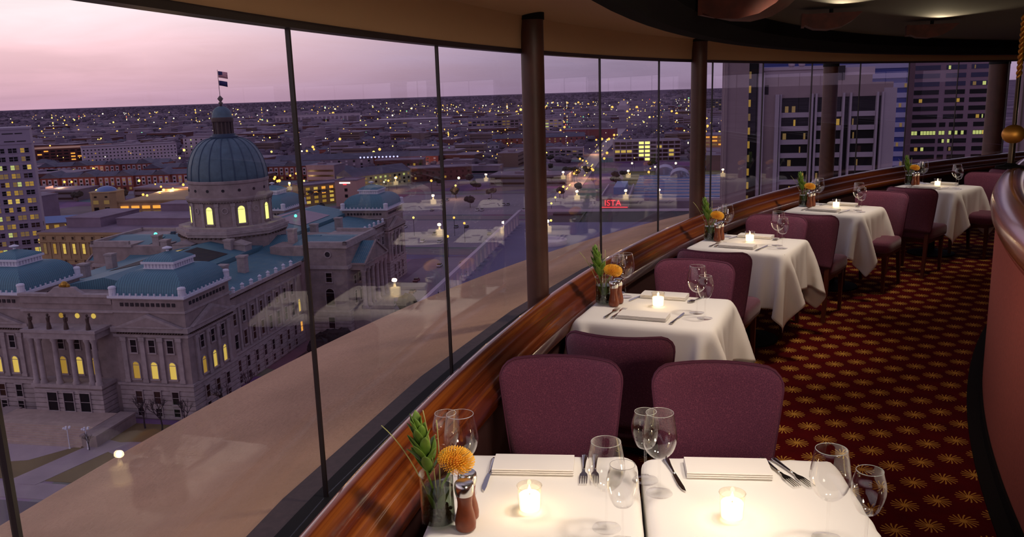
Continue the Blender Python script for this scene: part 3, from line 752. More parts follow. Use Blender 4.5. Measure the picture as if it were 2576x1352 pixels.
# shared window meshes, facing -Y, origin at the sill's middle
WM = {}
def wmesh(kind, w, h):
    k = (kind, w, h)
    if k in WM: return WM[k]
    fr = MB(); tkn = .22 if kind != 'sq' else .1; d = .22 if kind != 'sq' else .12
    if kind == 'arch':
        n = 10; ar = [(w/2*math.cos(PI*i/n), h-w/2+w/2*math.sin(PI*i/n)) for i in range(n+1)]
        pane = [(-w/2, 0), (w/2, 0)]+ar
        ring = [(-w/2, 0)]+[(-x, z) for x, z in ar]+[(w/2, 0)]
        o = [(-w/2-tkn, 0)]+[(-x*(w/2+tkn)/(w/2), h-w/2+(z-h+w/2)*(w/2+tkn)/(w/2)) for x, z in ar]+[(w/2+tkn, 0)]
        m_ = len(ring); vs = [(x, -d, z) for x, z in ring]+[(x, -d, z) for x, z in o]+[(x, 0, z) for x, z in ring]+[(x, 0, z) for x, z in o]
        fs = []
        for i in range(m_-1): fs += [(i, i+1, m_+i+1, m_+i), (2*m_+i, i, m_+i, 3*m_+i) if False else (m_+i, m_+i+1, 3*m_+i+1, 3*m_+i), (i+1, i, 2*m_+i, 2*m_+i+1)]
        fr.add(vs, fs); fr.box(-w/2-.4, -.4, -.35, w/2+.4, 0, -.02); fr.box(-w/2, -.09, h-w/2-.06, w/2, -.02, h-w/2+.06)
        pane = [(-w/2, 0), (w/2, 0)]+ar[:]
    else:
        fr.box(-w/2-tkn, -d, 0, -w/2, 0, h).box(w/2, -d, 0, w/2+tkn, 0, h).box(-w/2-tkn-.1, -d-.1, h, w/2+tkn+.1, 0, h+.32).box(-w/2-tkn-.1, -d-.1, -.3, w/2+tkn+.1, 0, 0)
        fr.box(-w/2, -.10, h*.5-.06, w/2, -.03, h*.5+.06)
        pane = [(-w/2, 0), (w/2, 0), (w/2, h), (-w/2, h)]
    pb = MB(); n = len(pane); pb.add([(x, -.03, z) for x, z in pane], [tuple(range(n))]); pb.add([(x, 0.0, z) for x, z in pane], [tuple(range(n-1, -1, -1))])
    a = fr.mesh('window'); b = pb.mesh('pane'); WM[k] = (a, b); return WM[k]
WMC = {}
def window(root, x, y, z, rz, kind, w, h, pm, fm=None, name='window'):
    a, b = wmesh(kind, w, h); fm = fm or S_lime2
    ka = (a.name, fm.name)
    if ka not in WMC: c = a.copy(); c.materials.append(fm); WMC[ka] = c
    kb = (b.name, pm.name)
    if kb not in WMC: c = b.copy(); c.materials.append(pm); WMC[kb] = c
    o = bpy.data.objects.new(name, WMC[ka]); link(o, root); o.location = (x, y, z); o.rotation_euler = (0, 0, rz)
    p = bpy.data.objects.new('pane', WMC[kb]); link(p, o); return o

# ---------------- the domed limestone capitol
SHX, SHY = -1.709*42.8, 4.222*42.8; TH = R(-11)
SH_ = thing('capitol_building', 'pale limestone capitol with green copper roofs and a tall central dome', 'building', (SHX, SHY, ZG), TH)
def sh(mb, name, m, **k): return build(mb, name, m, SH_, **k)
def rowbox(n, u0_, u1_, f): 
    for i in range(n): f(u0_+(u1_-u0_)*(i+.5)/n)
def pavilion(u0_, v0, south=True, name='corner_pavilion'):
    u1, v1 = u0_+18.2, v0+20
    b = MB().box(u0_, v0, 0, u1, v1, 21.6); sh(b, name, S_lime)
    r = MB()
    for k in range(7): r.box(u0_-.18, v0-.18, .25+1.15*k, u1+.18, v1+.18, 1.2+1.15*k)
    sh(r, 'rusticated_base', S_lime2)
    r = MB().box(u0_-.5, v0-.5, 8.35, u1+.5, v1+.5, 8.9).box(u0_-.6, v0-.6, 21.0, u1+.6, v1+.6, 22.1).box(u0_-.3, v0-.3, 19.8, u1+.3, v1+.3, 20.5)
    sh(r, 'belt_course', S_lime2)
    sh(MB().box(u0_+.2, v0+.2, 22, u1-.2, v1-.2, 28.6), 'attic_block', S_lime)
    r = MB().box(u0_-.1, v0-.1, 25.4, u1+.1, v1+.1, 25.9).box(u0_-.2, v0-.2, 28.5, u1+.2, v1+.2, 28.8); sh(r, 'attic_moulding', S_lime2)
    # round vents of the attic
    r = MB()
    for i in range(11):
        q = (i+.5)/11
        for (x, y, dx, dy) in ((u0_+2+(14.2)*q, v0+.12, .38, .10), (u1-.12, v0+2+16*q, .10, .38)):
            r.box(x-dx, y-dy, 26.9, x+dx, y+dy, 27.7)
    sh(r, 'vent_row', S_dark)
    r = MB().box(u0_-.45, v0-.45, 28.8, u1+.45, v1+.45, 29.35)
    for i in range(12):
        q = (i+.5)/12
        r.box(u0_+18.2*q-.15, v0-.4, 29.3, u0_+18.2*q+.15, v0-.1, 29.95); r.box(u1+.1, v0+20*q-.15, 29.3, u1+.4, v0+20*q+.15, 29.95)
    sh(r, 'white_cornice', S_white)
    for (x, y) in ((u0_+.5, v0+.5), (u1-.5, v0+.5), (u1-.5, v1-.5)):
        sh(MB().lathe([(.85, 29.3), (.85, 30.9), (.95, 31.0), (.80, 31.35), (.2, 31.5)], 12, x, y), 'cornice_urn', S_white)
    # convex mansard
    vs, fs = [], []; cx_, cy_ = (u0_+u1)/2, (v0+v1)/2; n = 9
    for i in range(n+1):
        q = i/n; a = q*PI/2; f = math.cos(a*.92); hx = 3.6+(8.7-3.6)*f; hy = 4.0+(9.6-4.0)*f; z = 29.3+5.0*math.sin(a)
        vs += [(cx_-hx, cy_-hy, z), (cx_+hx, cy_-hy, z), (cx_+hx, cy_+hy, z), (cx_-hx, cy_+hy, z)]
    for i in range(n):
        for k in range(4): fs.append((i*4+k, i*4+(k+1) % 4, i*4+4+(k+1) % 4, i*4+4+k))
    fs.append(tuple(n*4+k for k in range(4)))
    sh(MB().add(vs, fs), 'mansard_roof', S_roof)
    r = MB().box(cx_-3.9, cy_-4.3, 34.1, cx_+3.9, cy_+4.3, 34.5).box(cx_-3.6, cy_-4.0, 34.4, cx_+3.6, cy_+4.0, 35.5).box(cx_-4.2, cy_-4.6, 35.5, cx_+4.2, cy_+4.6, 36.0)
    for i in range(9):
        q = (i+.5)/9; r.box(cx_-3.9+7.8*q-.2, cy_-4.2, 34.5, cx_-3.9+7.8*q+.2, cy_-3.9, 35.5); r.box(cx_+3.6, cy_-4.3+8.6*q-.2, 34.5, cx_+3.9, cy_-4.3+8.6*q+.2, 35.5)
    sh(r, 'roof_lantern', S_white)
    vs = []; fs = []; n = 4
    for i in range(n+1):
        q = i/n; f = 1-q**1.6; z = 36+1.75*q; vs += [(cx_-3.7*f-.3, cy_-4.1*f-.3, z), (cx_+3.7*f+.3, cy_-4.1*f-.3, z), (cx_+3.7*f+.3, cy_+4.1*f+.3, z), (cx_-3.7*f-.3, cy_+4.1*f+.3, z)]
    for i in range(n):
        for k in range(4): fs.append((i*4+k, i*4+(k+1) % 4, i*4+4+(k+1) % 4, i*4+4+k))
    fs.append(tuple(n*4+k for k in range(4))); sh(MB().add(vs, fs), 'lantern_roof', S_roof)
    sh(MB().lathe([(.35, 37.6), (.3, 38.1), (1.1, 38.4), (1.1, 38.6), (.2, 38.9)], 10, cx_, cy_), 'roof_finial', S_white)
    # pediments and pilasters on the south and east faces
    for face in ('s', 'e'):
        L_ = 18.2 if face == 's' else 20
        def W_(p, d, z):   # along, outward, height
            return (u0_+p, v0-d, z) if face == 's' else (u1+d, v0+p, z)
        def bx(b, p0, p1, d0, d1, z0, z1):
            a_, c_ = W_(p0, d0, z0), W_(p1, d1, z1); b.box(min(a_[0], c_[0]), min(a_[1], c_[1]), z0, max(a_[0], c_[0]), max(a_[1], c_[1]), z1)
        ped = MB(); o = .6 if L_ < 19 else 1.2
        q = [W_(o, 0, 22.1), W_(L_-o, 0, 22.1), W_(L_/2, 0, 25.3), W_(o, 1.0, 22.1), W_(L_-o, 1.0, 22.1), W_(L_/2, 1.0, 25.3)]
        ped.add(q, [(0, 1, 2), (3, 5, 4), (0, 3, 4, 1), (1, 4, 5, 2), (2, 5, 3, 0)]); sh(ped, 'pediment', S_lime2)
        tym = MB(); q = [W_(o+2.6, 1.03, 22.5), W_(L_-o-2.6, 1.03, 22.5), W_(L_/2, 1.03, 24.6)]; tym.add(q+[(a[0]+.01, a[1]+.01, a[2]) for a in q], [(0, 1, 2), (5, 4, 3)]); sh(tym, 'carved_tympanum', S_lime)
        dn = MB()
        for k in range(24): p_ = .8+(L_-1.6)*(k+.5)/24; bx(dn, p_-.18, p_+.18, .0, .85, 20.6, 20.95)
        sh(dn, 'dentil_row', S_bronze, kind='stuff')
        pil = MB(); n3 = L_/2
        for p_ in (n3-6.9, n3-2.3, n3+2.3, n3+6.9):
            bx(pil, p_-.55, p_+.55, 0, .40, 9.0, 19.8); bx(pil, p_-.75, p_+.75, 0, .55, 18.9, 19.8); bx(pil, p_-.7, p_+.7, 0, .5, 9, 9.8)
        sh(pil, 'pilasters', S_lime2)
        rz = 0 if face == 's' else PI/2
        for i, p_ in enumerate((n3-4.6, n3, n3+4.6)):
            for kd, w_, h_, z_ in (('rect', 1.5, 1.9, .9), ('rect', 1.6, 3.0, 3.9), ('arch', 1.65, 4.0, 9.9), ('rect', 1.5, 3.0, 16.1)):
                pm = P_dark
                if z_ > 9 and z_ < 12: pm = (P_amb, P_yel, P_yel)[i] if south else P_dark
                if z_ == 3.9 and i < 2: pm = P_dark2
                if not south: pm = P_dark
                X, Y, Z = W_(p_, .02 if z_ > 8 else .19, z_); window(SH_, X, Y, Z, rz, kd, w_, h_, pm)
pavilion(-18.2, 0); pavilion(-60.0, 1.0); pavilion(-18.2, 137.5, False); pavilion(-60.0, 137.5, False)
# long wings, stepped roof and central cross
def wing(u0_, u1, v0, v1):
    sh(MB().box(u0_, v0, 0, u1, v1, 24.0), 'wing_wall', S_lime)
    r = MB()
    for k in range(7): r.box(u0_, v0, .25+1.15*k, u1+.16, v1, 1.2+1.15*k)
    r.box(u0_, v0, 8.35, u1+.4, v1, 8.9).box(u0_, v0, 20.4, u1+.35, v1, 21.1).box(u0_, v0, 23.7, u1+.8, v1, 24.6); sh(r, 'wing_courses', S_lime2)
    dn = MB()
    for k in range(int((v1-v0)/.8)): dn.box(u1, v0+.8*k+.2, 23.2, u1+.6, v0+.8*k+.55, 23.65)
    sh(dn, 'dentil_row', S_bronze, kind='stuff')
for (v0, v1) in ((20, 62.5), (94.5, 137.5)):
    wing(-58.5, -1.5, v0, v1); k = 0; v = v0+3.0
    while v < v1-2:
        sh(MB().box(-1.5, v+2.0, 9, -1.2, v+2.9, 20.4), 'wing_pilaster', S_lime2)
        for kd, w_, h_, z_ in (('rect', 1.4, 1.9, .9), ('rect', 1.5, 3.0, 3.9), ('rect', 1.6, 3.8, 9.9), ('rect', 1.4, 3.0, 16.1)):
            rr_ = random.random(); window(SH_, -1.48 if z_ > 8 else -1.33, v, z_, PI/2, kd, w_, h_, P_dark2 if rr_ < .3 else P_dark)
        sh(MB().lathe([(.5, 24.6), (.5, 25.2), (.3, 25.4), (.6, 25.7), (.1, 26.2)], 8, -1.0, v), 'parapet_urn', S_white)
        v += 4.7
    lr = MB()
    for (ua, ub, za, zb) in ((-1.3, -16, 24.6, 26.6), (-58.7, -44, 24.6, 26.6)):
        lr.add([(ua, v0-4, za), (ua, v1+6, za), (ub, v1+6, zb), (ub, v0-4, zb)], [(0, 1, 2, 3)] if ua > -20 else [(3, 2, 1, 0)])
    sh(lr, 'lower_roof', S_roof)
    ur = MB().extr([(-17, 26.0), (-17, 27.6), (-30, 30.2), (-43, 27.6), (-43, 26.0)], 'y', v0-6 if v0 < 50 else v0-14, v1+12 if v0 < 50 else v1+6)
    sh(ur, 'upper_roof', S_roof)
    sk = MB().add([(-19.5, v0+10, 28.22), (-19.5, v1-8, 28.22), (-29.0, v1-8, 30.10), (-29.0, v0+10, 30.10)], [(0, 1, 2, 3)]).add([(-40.5, v0+10, 28.22), (-31.0, v0+10, 30.10), (-31.0, v1-8, 30.10), (-40.5, v1-8, 28.22)], [(0, 1, 2, 3)])
    sh(sk, 'roof_skylight', S_dark if v0 < 50 else S_pink)
sh(MB().add([(-31.4, 47, 30.09), (-31.4, 51, 30.09), (-34.6, 51, 29.46), (-34.6, 47, 29.46)], [(3, 2, 1, 0)]), 'lit_skylight', P_yel)
# transept arms (east with portico, west)
for sgn in (1, -1):
    def ux(u): return -30+sgn*(u+30)
    def bx2(b, a0, b0, z0, a1, b1, z1): b.box(min(ux(a0), ux(a1)), b0, z0, max(ux(a0), ux(a1)), b1, z1)
    b = MB(); bx2(b, -12, 65.5, 0, 12, 91.5, 28.2); sh(b, 'transept_block', S_lime)
    b = MB(); bx2(b, -30, 62.5, 0, -1, 94.5, 24.0); sh(b, 'transept_arm', S_lime)
    b = MB(); bx2(b, -12, 65.2, 8.3, 12.5, 91.8, 8.9); bx2(b, -12, 65.0, 21.6, 12.6, 92, 22.6); bx2(b, -2, 65.1, 27.9, 12.5, 91.9, 28.7); bx2(b, -1, 65.3, 28.7, 12.2, 66.3, 29.7); bx2(b, 11.2, 65.3, 28.7, 12.2, 91.7, 29.7); bx2(b, -1, 90.7, 28.7, 12.2, 91.7, 29.7)
    for k in range(7): bx2(b, -1, 65.3, .25+1.15*k, 12.16, 91.7, 1.2+1.15*k)
    sh(b, 'transept_courses', S_lime2)
    b = MB().extr([(62.2, 24.4), (78.5, 29.6), (94.8, 24.4)], 'x', ux(-30), ux(-1)) ; sh(b, 'transept_roof', S_roof)
    b = MB().extr([(66.3, 28.0), (78.5, 29.4), (90.7, 28.0)], 'x', ux(-6), ux(11.2)); sh(b, 'transept_flat_roof', S_roof)
    # portico
    b = MB().extr([(68.6, 22.6), (78.8, 27.9), (89.0, 22.6)], 'x', ux(12), ux(16.4)); sh(b, 'portico_roof', S_roof)
    b = MB(); bx2(b, 12, 68.2, 20.8, 16.4, 89.4, 22.6); bx2(b, 12, 67.9, 22.3, 16.9, 89.7, 22.8); bx2(b, 12, 68, 0, 17.5, 89.6, 8.8)
    xa = ux(16.4); xb = ux(16.9)
    for (y0, z0, y1, z1) in ((68.0, 22.7, 78.8, 28.3), (89.6, 22.7, 78.8, 28.3)):
        b.add([(xa, y0, z0), (xb, y0, z0), (xb, y1, z1), (xa, y1, z1), (xa, y0, z0-.7), (xb, y0, z0-.7), (xb, y1, z1-.7), (xa, y1, z1-.7)], [(0, 1, 2, 3), (1, 5, 6, 2), (4, 7, 6, 5), (0, 3, 7, 4)])
    b.add([(ux(16.45), 68.6, 22.6), (ux(16.45), 89, 22.6), (ux(16.45), 78.8, 27.9)], [(0, 1, 2)])
    sh(b, 'portico_pediment', S_lime)
    for v in (69.2, 72.9, 76.8, 80.8, 84.7, 88.4):
        sh(MB().lathe([(.95, 8.8), (.95, 9.3), (.72, 9.6), (.62, 19.6), (.95, 20.3), (.95, 20.8)], 14, ux(15.6), v), 'portico_column', S_lime2, smooth=True, angle=40)
    if sgn == 1:
        window(SH_, 6.2, 65.48, 10.4, 0, 'arch', 2.6, 5.2, P_dark); window(SH_, 6.2, 65.48, 17.6, 0, 'rect', 1.8, 2.8, P_dark); window(SH_, 6.2, 65.27, 3.4, 0, 'rect', 1.9, 3.4, P_dark)
        sh(MB().lathe([(1.15, -.2), (1.15, .1), (.8, .15), (.8, -.2)], 20, close=False), 'round_vent_ring', S_lime2)
        o = bpy.data.objects['round_vent_ring']; o.location = (6.3, 65.35, 26.0); o.rotation_euler = (PI/2, 0, 0)
        o = sh(MB().lathe([(.78, 0), (.78, .05)], 20), 'round_vent', S_dark); o.location = (6.3, 65.44, 26.0); o.rotation_euler = (PI/2, 0, 0)
        for v in (71, 75, 78.8, 82.6, 86.5): window(SH_, 12.05, v, 10, PI/2, 'arch', 1.7, 4, P_dark2); window(SH_, 12.05, v, 16, PI/2, 'rect', 1.5, 2.6, P_dark)
        for v in (96,): pass
        for u_, z_, pm in ((-.9, 16, P_dark), (-.9, 9.9, P_yel)): pass
# east wall re-entrant windows glowing orange
window(SH_, -1.47, 60.0, 9.9, PI/2, 'arch', 1.5, 3.8, P_yel); window(SH_, -1.32, 60.0, 3.9, PI/2, 'rect', 1.5, 3.0, P_org)
# chimneys
for (u_, v_, z_) in ((-9, 33, 29.6), (-8.5, 42.5, 30.2), (-50, 33, 29.6), (-50.5, 45, 30), (-22, 60, 31.5), (-50, 67, 31.5), (-8, 73, 32.5), (-52, 22, 29), (-12, 98, 30), (-9, 112, 30), (-44, 62, 31)):
    sh(MB().box(u_-1.1, v_-1.1, 24.5, u_+1.1, v_+1.1, z_-.5).box(u_-1.3, v_-1.3, z_-.5, u_+1.3, v_+1.3, z_), 'chimney', S_lime2)
# south entrance front between the pavilions
sh(MB().box(-41.8, .6, 0, -18.2, 20, 27.2).box(-41.8, .2, 27.2, -18.2, 1.2, 29.3).box(-37.5, -4.2, 0, -20.2, .6, 9.3), 'entrance_block', S_lime)
b = MB().box(-42, .0, 25.2, -18, .62, 25.8).box(-42, -.2, 28.9, -18, 1.4, 29.5).box(-38, -4.7, 20.2, -19.7, .6, 22.2).box(-38.4, -5.1, 21.7, -19.3, .55, 22.35).box(-38, -4.7, 8.6, -19.7, .6, 9.4)
for k in range(7): b.box(-37.7, -4.4, .25+1.15*k, -20.0, .6, 1.2+1.15*k)
sh(b, 'entrance_courses', S_lime2)
sh(MB().extr([(-35, 29.4), (-33.5, 30.2), (-32.5, 31.0), (-27.5, 31.0), (-26.5, 30.2), (-25, 29.4)], 'y', .2, 1.3), 'entrance_gable', S_lime2)
cr = MB(); cr.sphere((-30, .7, 31.6), .8, 10, 6); cr.sphere((-30.9, .7, 31.3), .5, 8, 5); cr.sphere((-29.1, .7, 31.3), .5, 8, 5); sh(cr, 'gold_crest', mat('gilded', srgb((176, 130, 50)), .4, .6))
for u_ in (-36.9, -35.0, -30.9, -26.6, -22.5, -20.8):
    sh(MB().lathe([(.85, 9.4), (.85, 9.9), (.64, 10.2), (.56, 19.2), (.85, 19.8), (.85, 20.2)], 14, u_, -3.9), 'entrance_column', S_lime2, smooth=True, angle=40)
for i, u_ in enumerate((-33, -28.8, -24.6)):
    window(SH_, u_, .58, 10.2, 0, 'arch', 1.7, 4.2, (P_amb, P_yel, P_amb)[i]); window(SH_, u_, .58, 16.3, 0, 'rect', 1.5, 2.7, P_dark)
    window(SH_, u_, -4.42, 3.0, 0, 'rect', 2.5, 4.4, P_dark, name='doorway')
    o = sh(MB().lathe([(.6, 0), (.6, .06)], 18), 'round_lit_window', P_yel if i else P_amb); o.location = (u_+1.2, .50, 24.3); o.rotation_euler = (PI/2, 0, 0)
for i, u_ in enumerate((-36.3, -31.6, -27.2, -21.6)):
    s_ = MB().lathe([(.55, 22.2), (.50, 23.0), (.32, 24.0), (.42, 25.0), (.2, 25.4)], 8, u_, -4.0); s_.sphere((u_, -4.0, 25.7), .3, 8, 6)
    s_.tube([(u_, -4.0, 24.9), (u_+.6, -4.1, 24.4+i % 2), (u_+.7, -4.1, 25.2)], .14, 6); sh(s_, 'parapet_statue', S_bronze)
# platform, steps and cheek walls
st = MB()
for k in range(9): st.box(-43, -12-.55*(9-k), 0, -17, -4.2, .32*(k+1)) if k < 9 else None
sh(st, 'entrance_steps', mat('step_stone', srgb((170, 146, 138)), .9, var=(.6, .12, 3)))
for (x0, x1) in ((-47, -43), (-17, -13.4)): sh(MB().box(x0, -16.5, 0, x1, -3, 2.4).box(x0-.2, -16.7, 2.4, x1+.2, -3, 2.8), 'step_cheek_wall', S_lime)
for u_ in (-19.2, -14.8):
    l_ = MB().lathe([(.25, 0), (.12, .5), (.10, 4.4), (.16, 4.6)], 8, u_, -17.6)
    for k in range(5): a = 2*PI*k/5; l_.sphere((u_+.6*math.cos(a), -17.6+.6*math.sin(a), 4.8), .26, 8, 6)
    sh(l_, 'globe_lamp_standard', S_white)
# central drum and dome
DX, DY = -30.6, 78.5
oc = lambda r, n=8, off=PI/8: [(DX+r*math.cos(2*PI*k/n+off), DY+r*math.sin(2*PI*k/n+off)) for k in range(n)]
sh(MB().prism(oc(16.2), 24, 32.2), 'octagon_base', S_lime)
sh(MB().prism(oc(16.9), 31.3, 32.2).prism(oc(17.3), 32.2, 33.0).prism(oc(16.2), 33.0, 33.9), 'octagon_cornice', S_lime2)
dn = MB()
for k in range(72): a = 2*PI*k/72; dn.box(DX+16.2*math.cos(a)-.25, DY+16.2*math.sin(a)-.25, 30.8, DX+16.2*math.cos(a)+.25, DY+16.2*math.sin(a)+.25, 31.3)
sh(dn, 'dentil_row', S_bronze, kind='stuff')
sh(MB().lathe([(12.1, 33), (12.1, 41.0), (12.6, 41.2), (12.9, 41.6), (13.2, 42.1), (13.2, 42.5), (12.2, 42.8), (12.0, 46.6), (12.3, 46.9), (12.3, 47.5), (11.9, 47.8)], 64, DX, DY), 'drum', S_lime, smooth=True, angle=30)
for k in range(16):
    a = 2*PI*(k+.5)/16-PI/2+R(-2)
    p = MB().box(-.5, -.35, 33.4, .5, .25, 41.1).box(-.7, -.5, 40.2, .7, .25, 41.1).box(-.65, -.45, 33.3, .65, .25, 34.2)
    o = sh(p, 'drum_pilaster', S_lime2); o.location = (DX+12.1*math.cos(a), DY+12.1*math.sin(a), 0); o.rotation_euler[2] = a+PI/2
    a2 = 2*PI*k/16-PI/2+R(-2)
    if k % 2 == 0:
        window(SH_, DX+12.16*math.cos(a2), DY+12.16*math.sin(a2), 34.9, a2+PI/2, 'arch', 2.1, 5.2, P_brt if k not in (0,) else P_brt)
    else:
        o = sh(MB().lathe([(1.0, 0), (1.0, .2), (.7, .25), (.7, 0)], 18, close=False), 'drum_medallion', S_lime2); o.location = (DX+12.05*math.cos(a2), DY+12.05*math.sin(a2), 38.8); o.rotation_euler = (PI/2, 0, a2+PI/2)
    o = sh(MB().lathe([(.45, 0), (.45, .1)], 14), 'attic_roundel', S_dark); o.location = (DX+12.12*math.cos(a2), DY+12.12*math.sin(a2), 44.9); o.rotation_euler = (PI/2, 0, a2+PI/2)
dn = MB()
for k in range(90): a = 2*PI*k/90; dn.box(DX+12.6*math.cos(a)-.18, DY+12.6*math.sin(a)-.18, 41.2, DX+12.6*math.cos(a)+.18, DY+12.6*math.sin(a)+.18, 41.6)
sh(dn, 'dentil_row', S_bronze, kind='stuff')
dome = [(11.9, 47.6)]+[(3.4+(12.0-3.4)*math.cos(a)**.92, 47.8+12.4*math.sin(a)) for a in [PI/2*k/16 for k in range(17)]]
sh(MB().lathe(dome, 72, DX, DY), 'great_dome', S_roof2, smooth=True, angle=40)
for k in range(20):
    a = 2*PI*k/20+R(3); sh(MB().tube([(DX+(r+.04)*math.cos(a), DY+(r+.04)*math.sin(a), z) for r, z in dome[1:]], .17, 5), 'dome_rib', S_rib)
sh(MB().lathe([(4.1, 60.0), (4.3, 60.4), (4.3, 60.8), (3.5, 61.0), (3.5, 61.5)], 32, DX, DY), 'lantern_base', S_rib, smooth=True, angle=30)
sh(MB().lathe([(1.9, 61.3), (1.9, 66.2)], 20, DX, DY), 'lantern_core', S_bronze)
for k in range(16): a = 2*PI*k/16; sh(MB().lathe([(.32, 61.4), (.26, 61.8), (.24, 64.9), (.36, 65.2)], 8, DX+2.85*math.cos(a), DY+2.85*math.sin(a)), 'lantern_column', S_bronze)
sh(MB().lathe([(3.2, 65.1), (3.3, 65.4), (3.3, 66.2), (3.1, 66.6)], 32, DX, DY), 'lantern_entablature', S_bronze)
sh(MB().lathe([(3.15, 66.5)]+[(3.0*math.cos(a), 66.9+3.0*math.sin(a)) for a in [PI/2*k/10 for k in range(10)]]+[(.2, 69.95)], 32, DX, DY), 'lantern_dome', S_roof2, smooth=True, angle=40)
sh(MB().lathe([(.5, 69.8), (.3, 70.3), (.75, 70.8), (.3, 71.2), (.55, 71.6), (.9, 72.1), (.5, 72.6), (.15, 73.0)], 12, DX, DY), 'dome_finial', S_bronze, smooth=True)
sh(MB().lathe([(.09, 72.8), (.06, 80.8)], 8, DX, DY), 'flagpole', S_dark)
def flag(z0, w, h, m, nm, w0=.12):
    vs = []; fs = []; n = 10
    for i in range(n+1):
        q = i/n; y = .25*math.sin(q*5); dz = -.55*q
        vs += [(DX+w0+w*q, DY+y, z0-h+dz), (DX+w0+w*q, DY+y, z0+dz*.9)]
    for i in range(n): fs.append((2*i, 2*i+2, 2*i+3, 2*i+1))
    o = sh(MB().add(vs, fs), nm, m, smooth=True); md = o.modifiers.new('t', 'SOLIDIFY'); md.thickness = .04; return o
mf = bpy.data.materials.new('striped_flag'); mf.use_nodes = True; t = NT(mf.node_tree)
s = t.n('ShaderNodeSeparateXYZ', {0: t.n('ShaderNodeTexCoord').outputs['Object']})
zz = t.math('ADD', s.outputs[2], t.math('MULTIPLY', t.math('SUBTRACT', s.outputs[0], DX), .17))
stp = t.math('GREATER_THAN', t.math('FRACT', t.math('MULTIPLY', zz, 3.0)), .5)
col = t.mix(stp, srgb((226, 190, 200)), srgb((168, 70, 90)))
can = t.math('MULTIPLY', t.math('LESS_THAN', s.outputs[0], DX+1.4), t.math('GREATER_THAN', s.outputs[2], 79.2))
col = t.mix(can, col, srgb((52, 46, 96)))
b = t.n('ShaderNodeBsdfPrincipled', {'Base Color': col, 'Roughness': .8}); t.t.links.new(b.outputs[0], t.n('ShaderNodeOutputMaterial').inputs[0])
flag(80.4, 3.2, 1.9, mf, 'striped_flag'); flag(77.6, 2.9, 1.5, mat('navy_flag', srgb((40, 34, 92)), .8), 'navy_flag')
# small dormers at the foot of the octagon
for (u_, v_, rz) in ((-38, 62.8, 0), (-20.5, 62.6, 0)):
    o = sh(MB().box(-3.2, 0, 0, 3.2, 4, 2.6).extr([(-3.6, 2.6), (0, 3.7), (3.6, 2.6)], 'y', -.3, 4), 'roof_dormer', S_lime2); o.location = (u_, v_-2, 27.0)
for (u_, v_) in ((-14, 79), (-55.5, 84), (-52, 95)):
    sh(MB().box(u_-.7, v_-.5, 28.3, u_+.7, v_+.5, 29.3).tube([(u_-.7, v_, 29.4), (u_+.9, v_, 29.5)], .3, 6), 'roof_vent', S_rib)
for (u_, v_, z_) in ((-56.5, 76, 30.2), (-43, 92, 30.4), (-25, 112, 30.6)):
    sh(MB().sphere((u_, v_, z_), .55, 8, 6), 'green_roof_light', lit('green_light', srgb((90, 255, 190)), 2.2))

# ---------------- ground, lawns, streets
def cloc(u, v):   # capitol-aligned city grid -> room coordinates
    c, s = math.cos(TH), math.sin(TH); return (SHX+u*c-v*s, SHY+u*s+v*c)
GR = MB(); rings = [5, 60, 150, 300, 500, 800, 1300, 2200, 4000, 8000, 14700]; na = 96
for r_ in rings: GR.v += [(r_*math.cos(2*PI*k/na), r_*math.sin(2*PI*k/na), ZG) for k in range(na)]
for i in range(len(rings)-1):
    for k in range(na): GR.f.append((i*na+k, (i+1)*na+k, (i+1)*na+(k+1) % na, i*na+(k+1) % na))
GR.f.append(tuple(range(na)))
gm = bpy.data.materials.new('city_ground'); gm.use_nodes = True; t = NT(gm.node_tree); co = t.n('ShaderNodeTexCoord').outputs['Object']
n1 = t.n('ShaderNodeTexNoise', {'Vector': co, 'Scale': .012, 'Detail': 9.0, 'Roughness': .65}).outputs[0]
n2 = t.n('ShaderNodeTexVoronoi', {'Vector': co, 'Scale': .022}, feature='F1').outputs['Color']
c1 = t.ramp(n1, [(.34, srgb((80, 66, 82))), (.5, srgb((110, 92, 110))), (.66, srgb((140, 120, 134)))])
c2 = t.n('ShaderNodeMix', {0: .25, 6: c1, 7: n2}, data_type='RGBA').outputs[2]
c3 = t.mix(t.math('GREATER_THAN', t.n('ShaderNodeVectorMath', {0: co}, operation='LENGTH').outputs['Value'], 900.0), t.n('ShaderNodeMix', {0: .10, 6: c1, 7: n2}, data_type='RGBA').outputs[2], c1)
b = t.n('ShaderNodeBsdfPrincipled', {'Base Color': c3, 'Roughness': 1.0}); b.inputs['Specular IOR Level'].default_value = 0
t.t.links.new(b.outputs[0], t.n('ShaderNodeOutputMaterial').inputs[0])
build(GR, 'ground', gm, kind='structure', label='dusky city ground reaching to the horizon')
def patch(name, poly, z, m, lab=None, grid=True):
    P = [cloc(*p) if grid else p for p in poly]
    return build(MB().prism(P, ZG+z-.4, ZG+z), name, m, kind='structure', label=lab)
M_lawn = mat('winter_lawn', srgb((112, 92, 62)), 1, var=(.05, .25, 5)); M_path = mat('pale_walk', srgb((150, 132, 142)), .9, var=(.2, .12, 4)); M_road = mat('asphalt', srgb((92, 80, 92)), .7, var=(.05, .15, 4)); M_lot = mat('parking_asphalt', srgb((118, 104, 122)), .8, var=(.03, .16, 5)); M_plaza = mat('plaza_paving', srgb((160, 140, 150)), .9, var=(.1, .12, 5))
patch('lawn', [(-72, -32), (34, -32), (34, -3), (-72, -3)], .10, M_lawn, 'brown winter lawn before the capitol')
patch('plaza', [(-45, -30), (-24, -24), (-15, -12), (-14, -3), (-50, -3), (-58, -16)], .16, M_plaza, 'pale forecourt below the entrance steps')
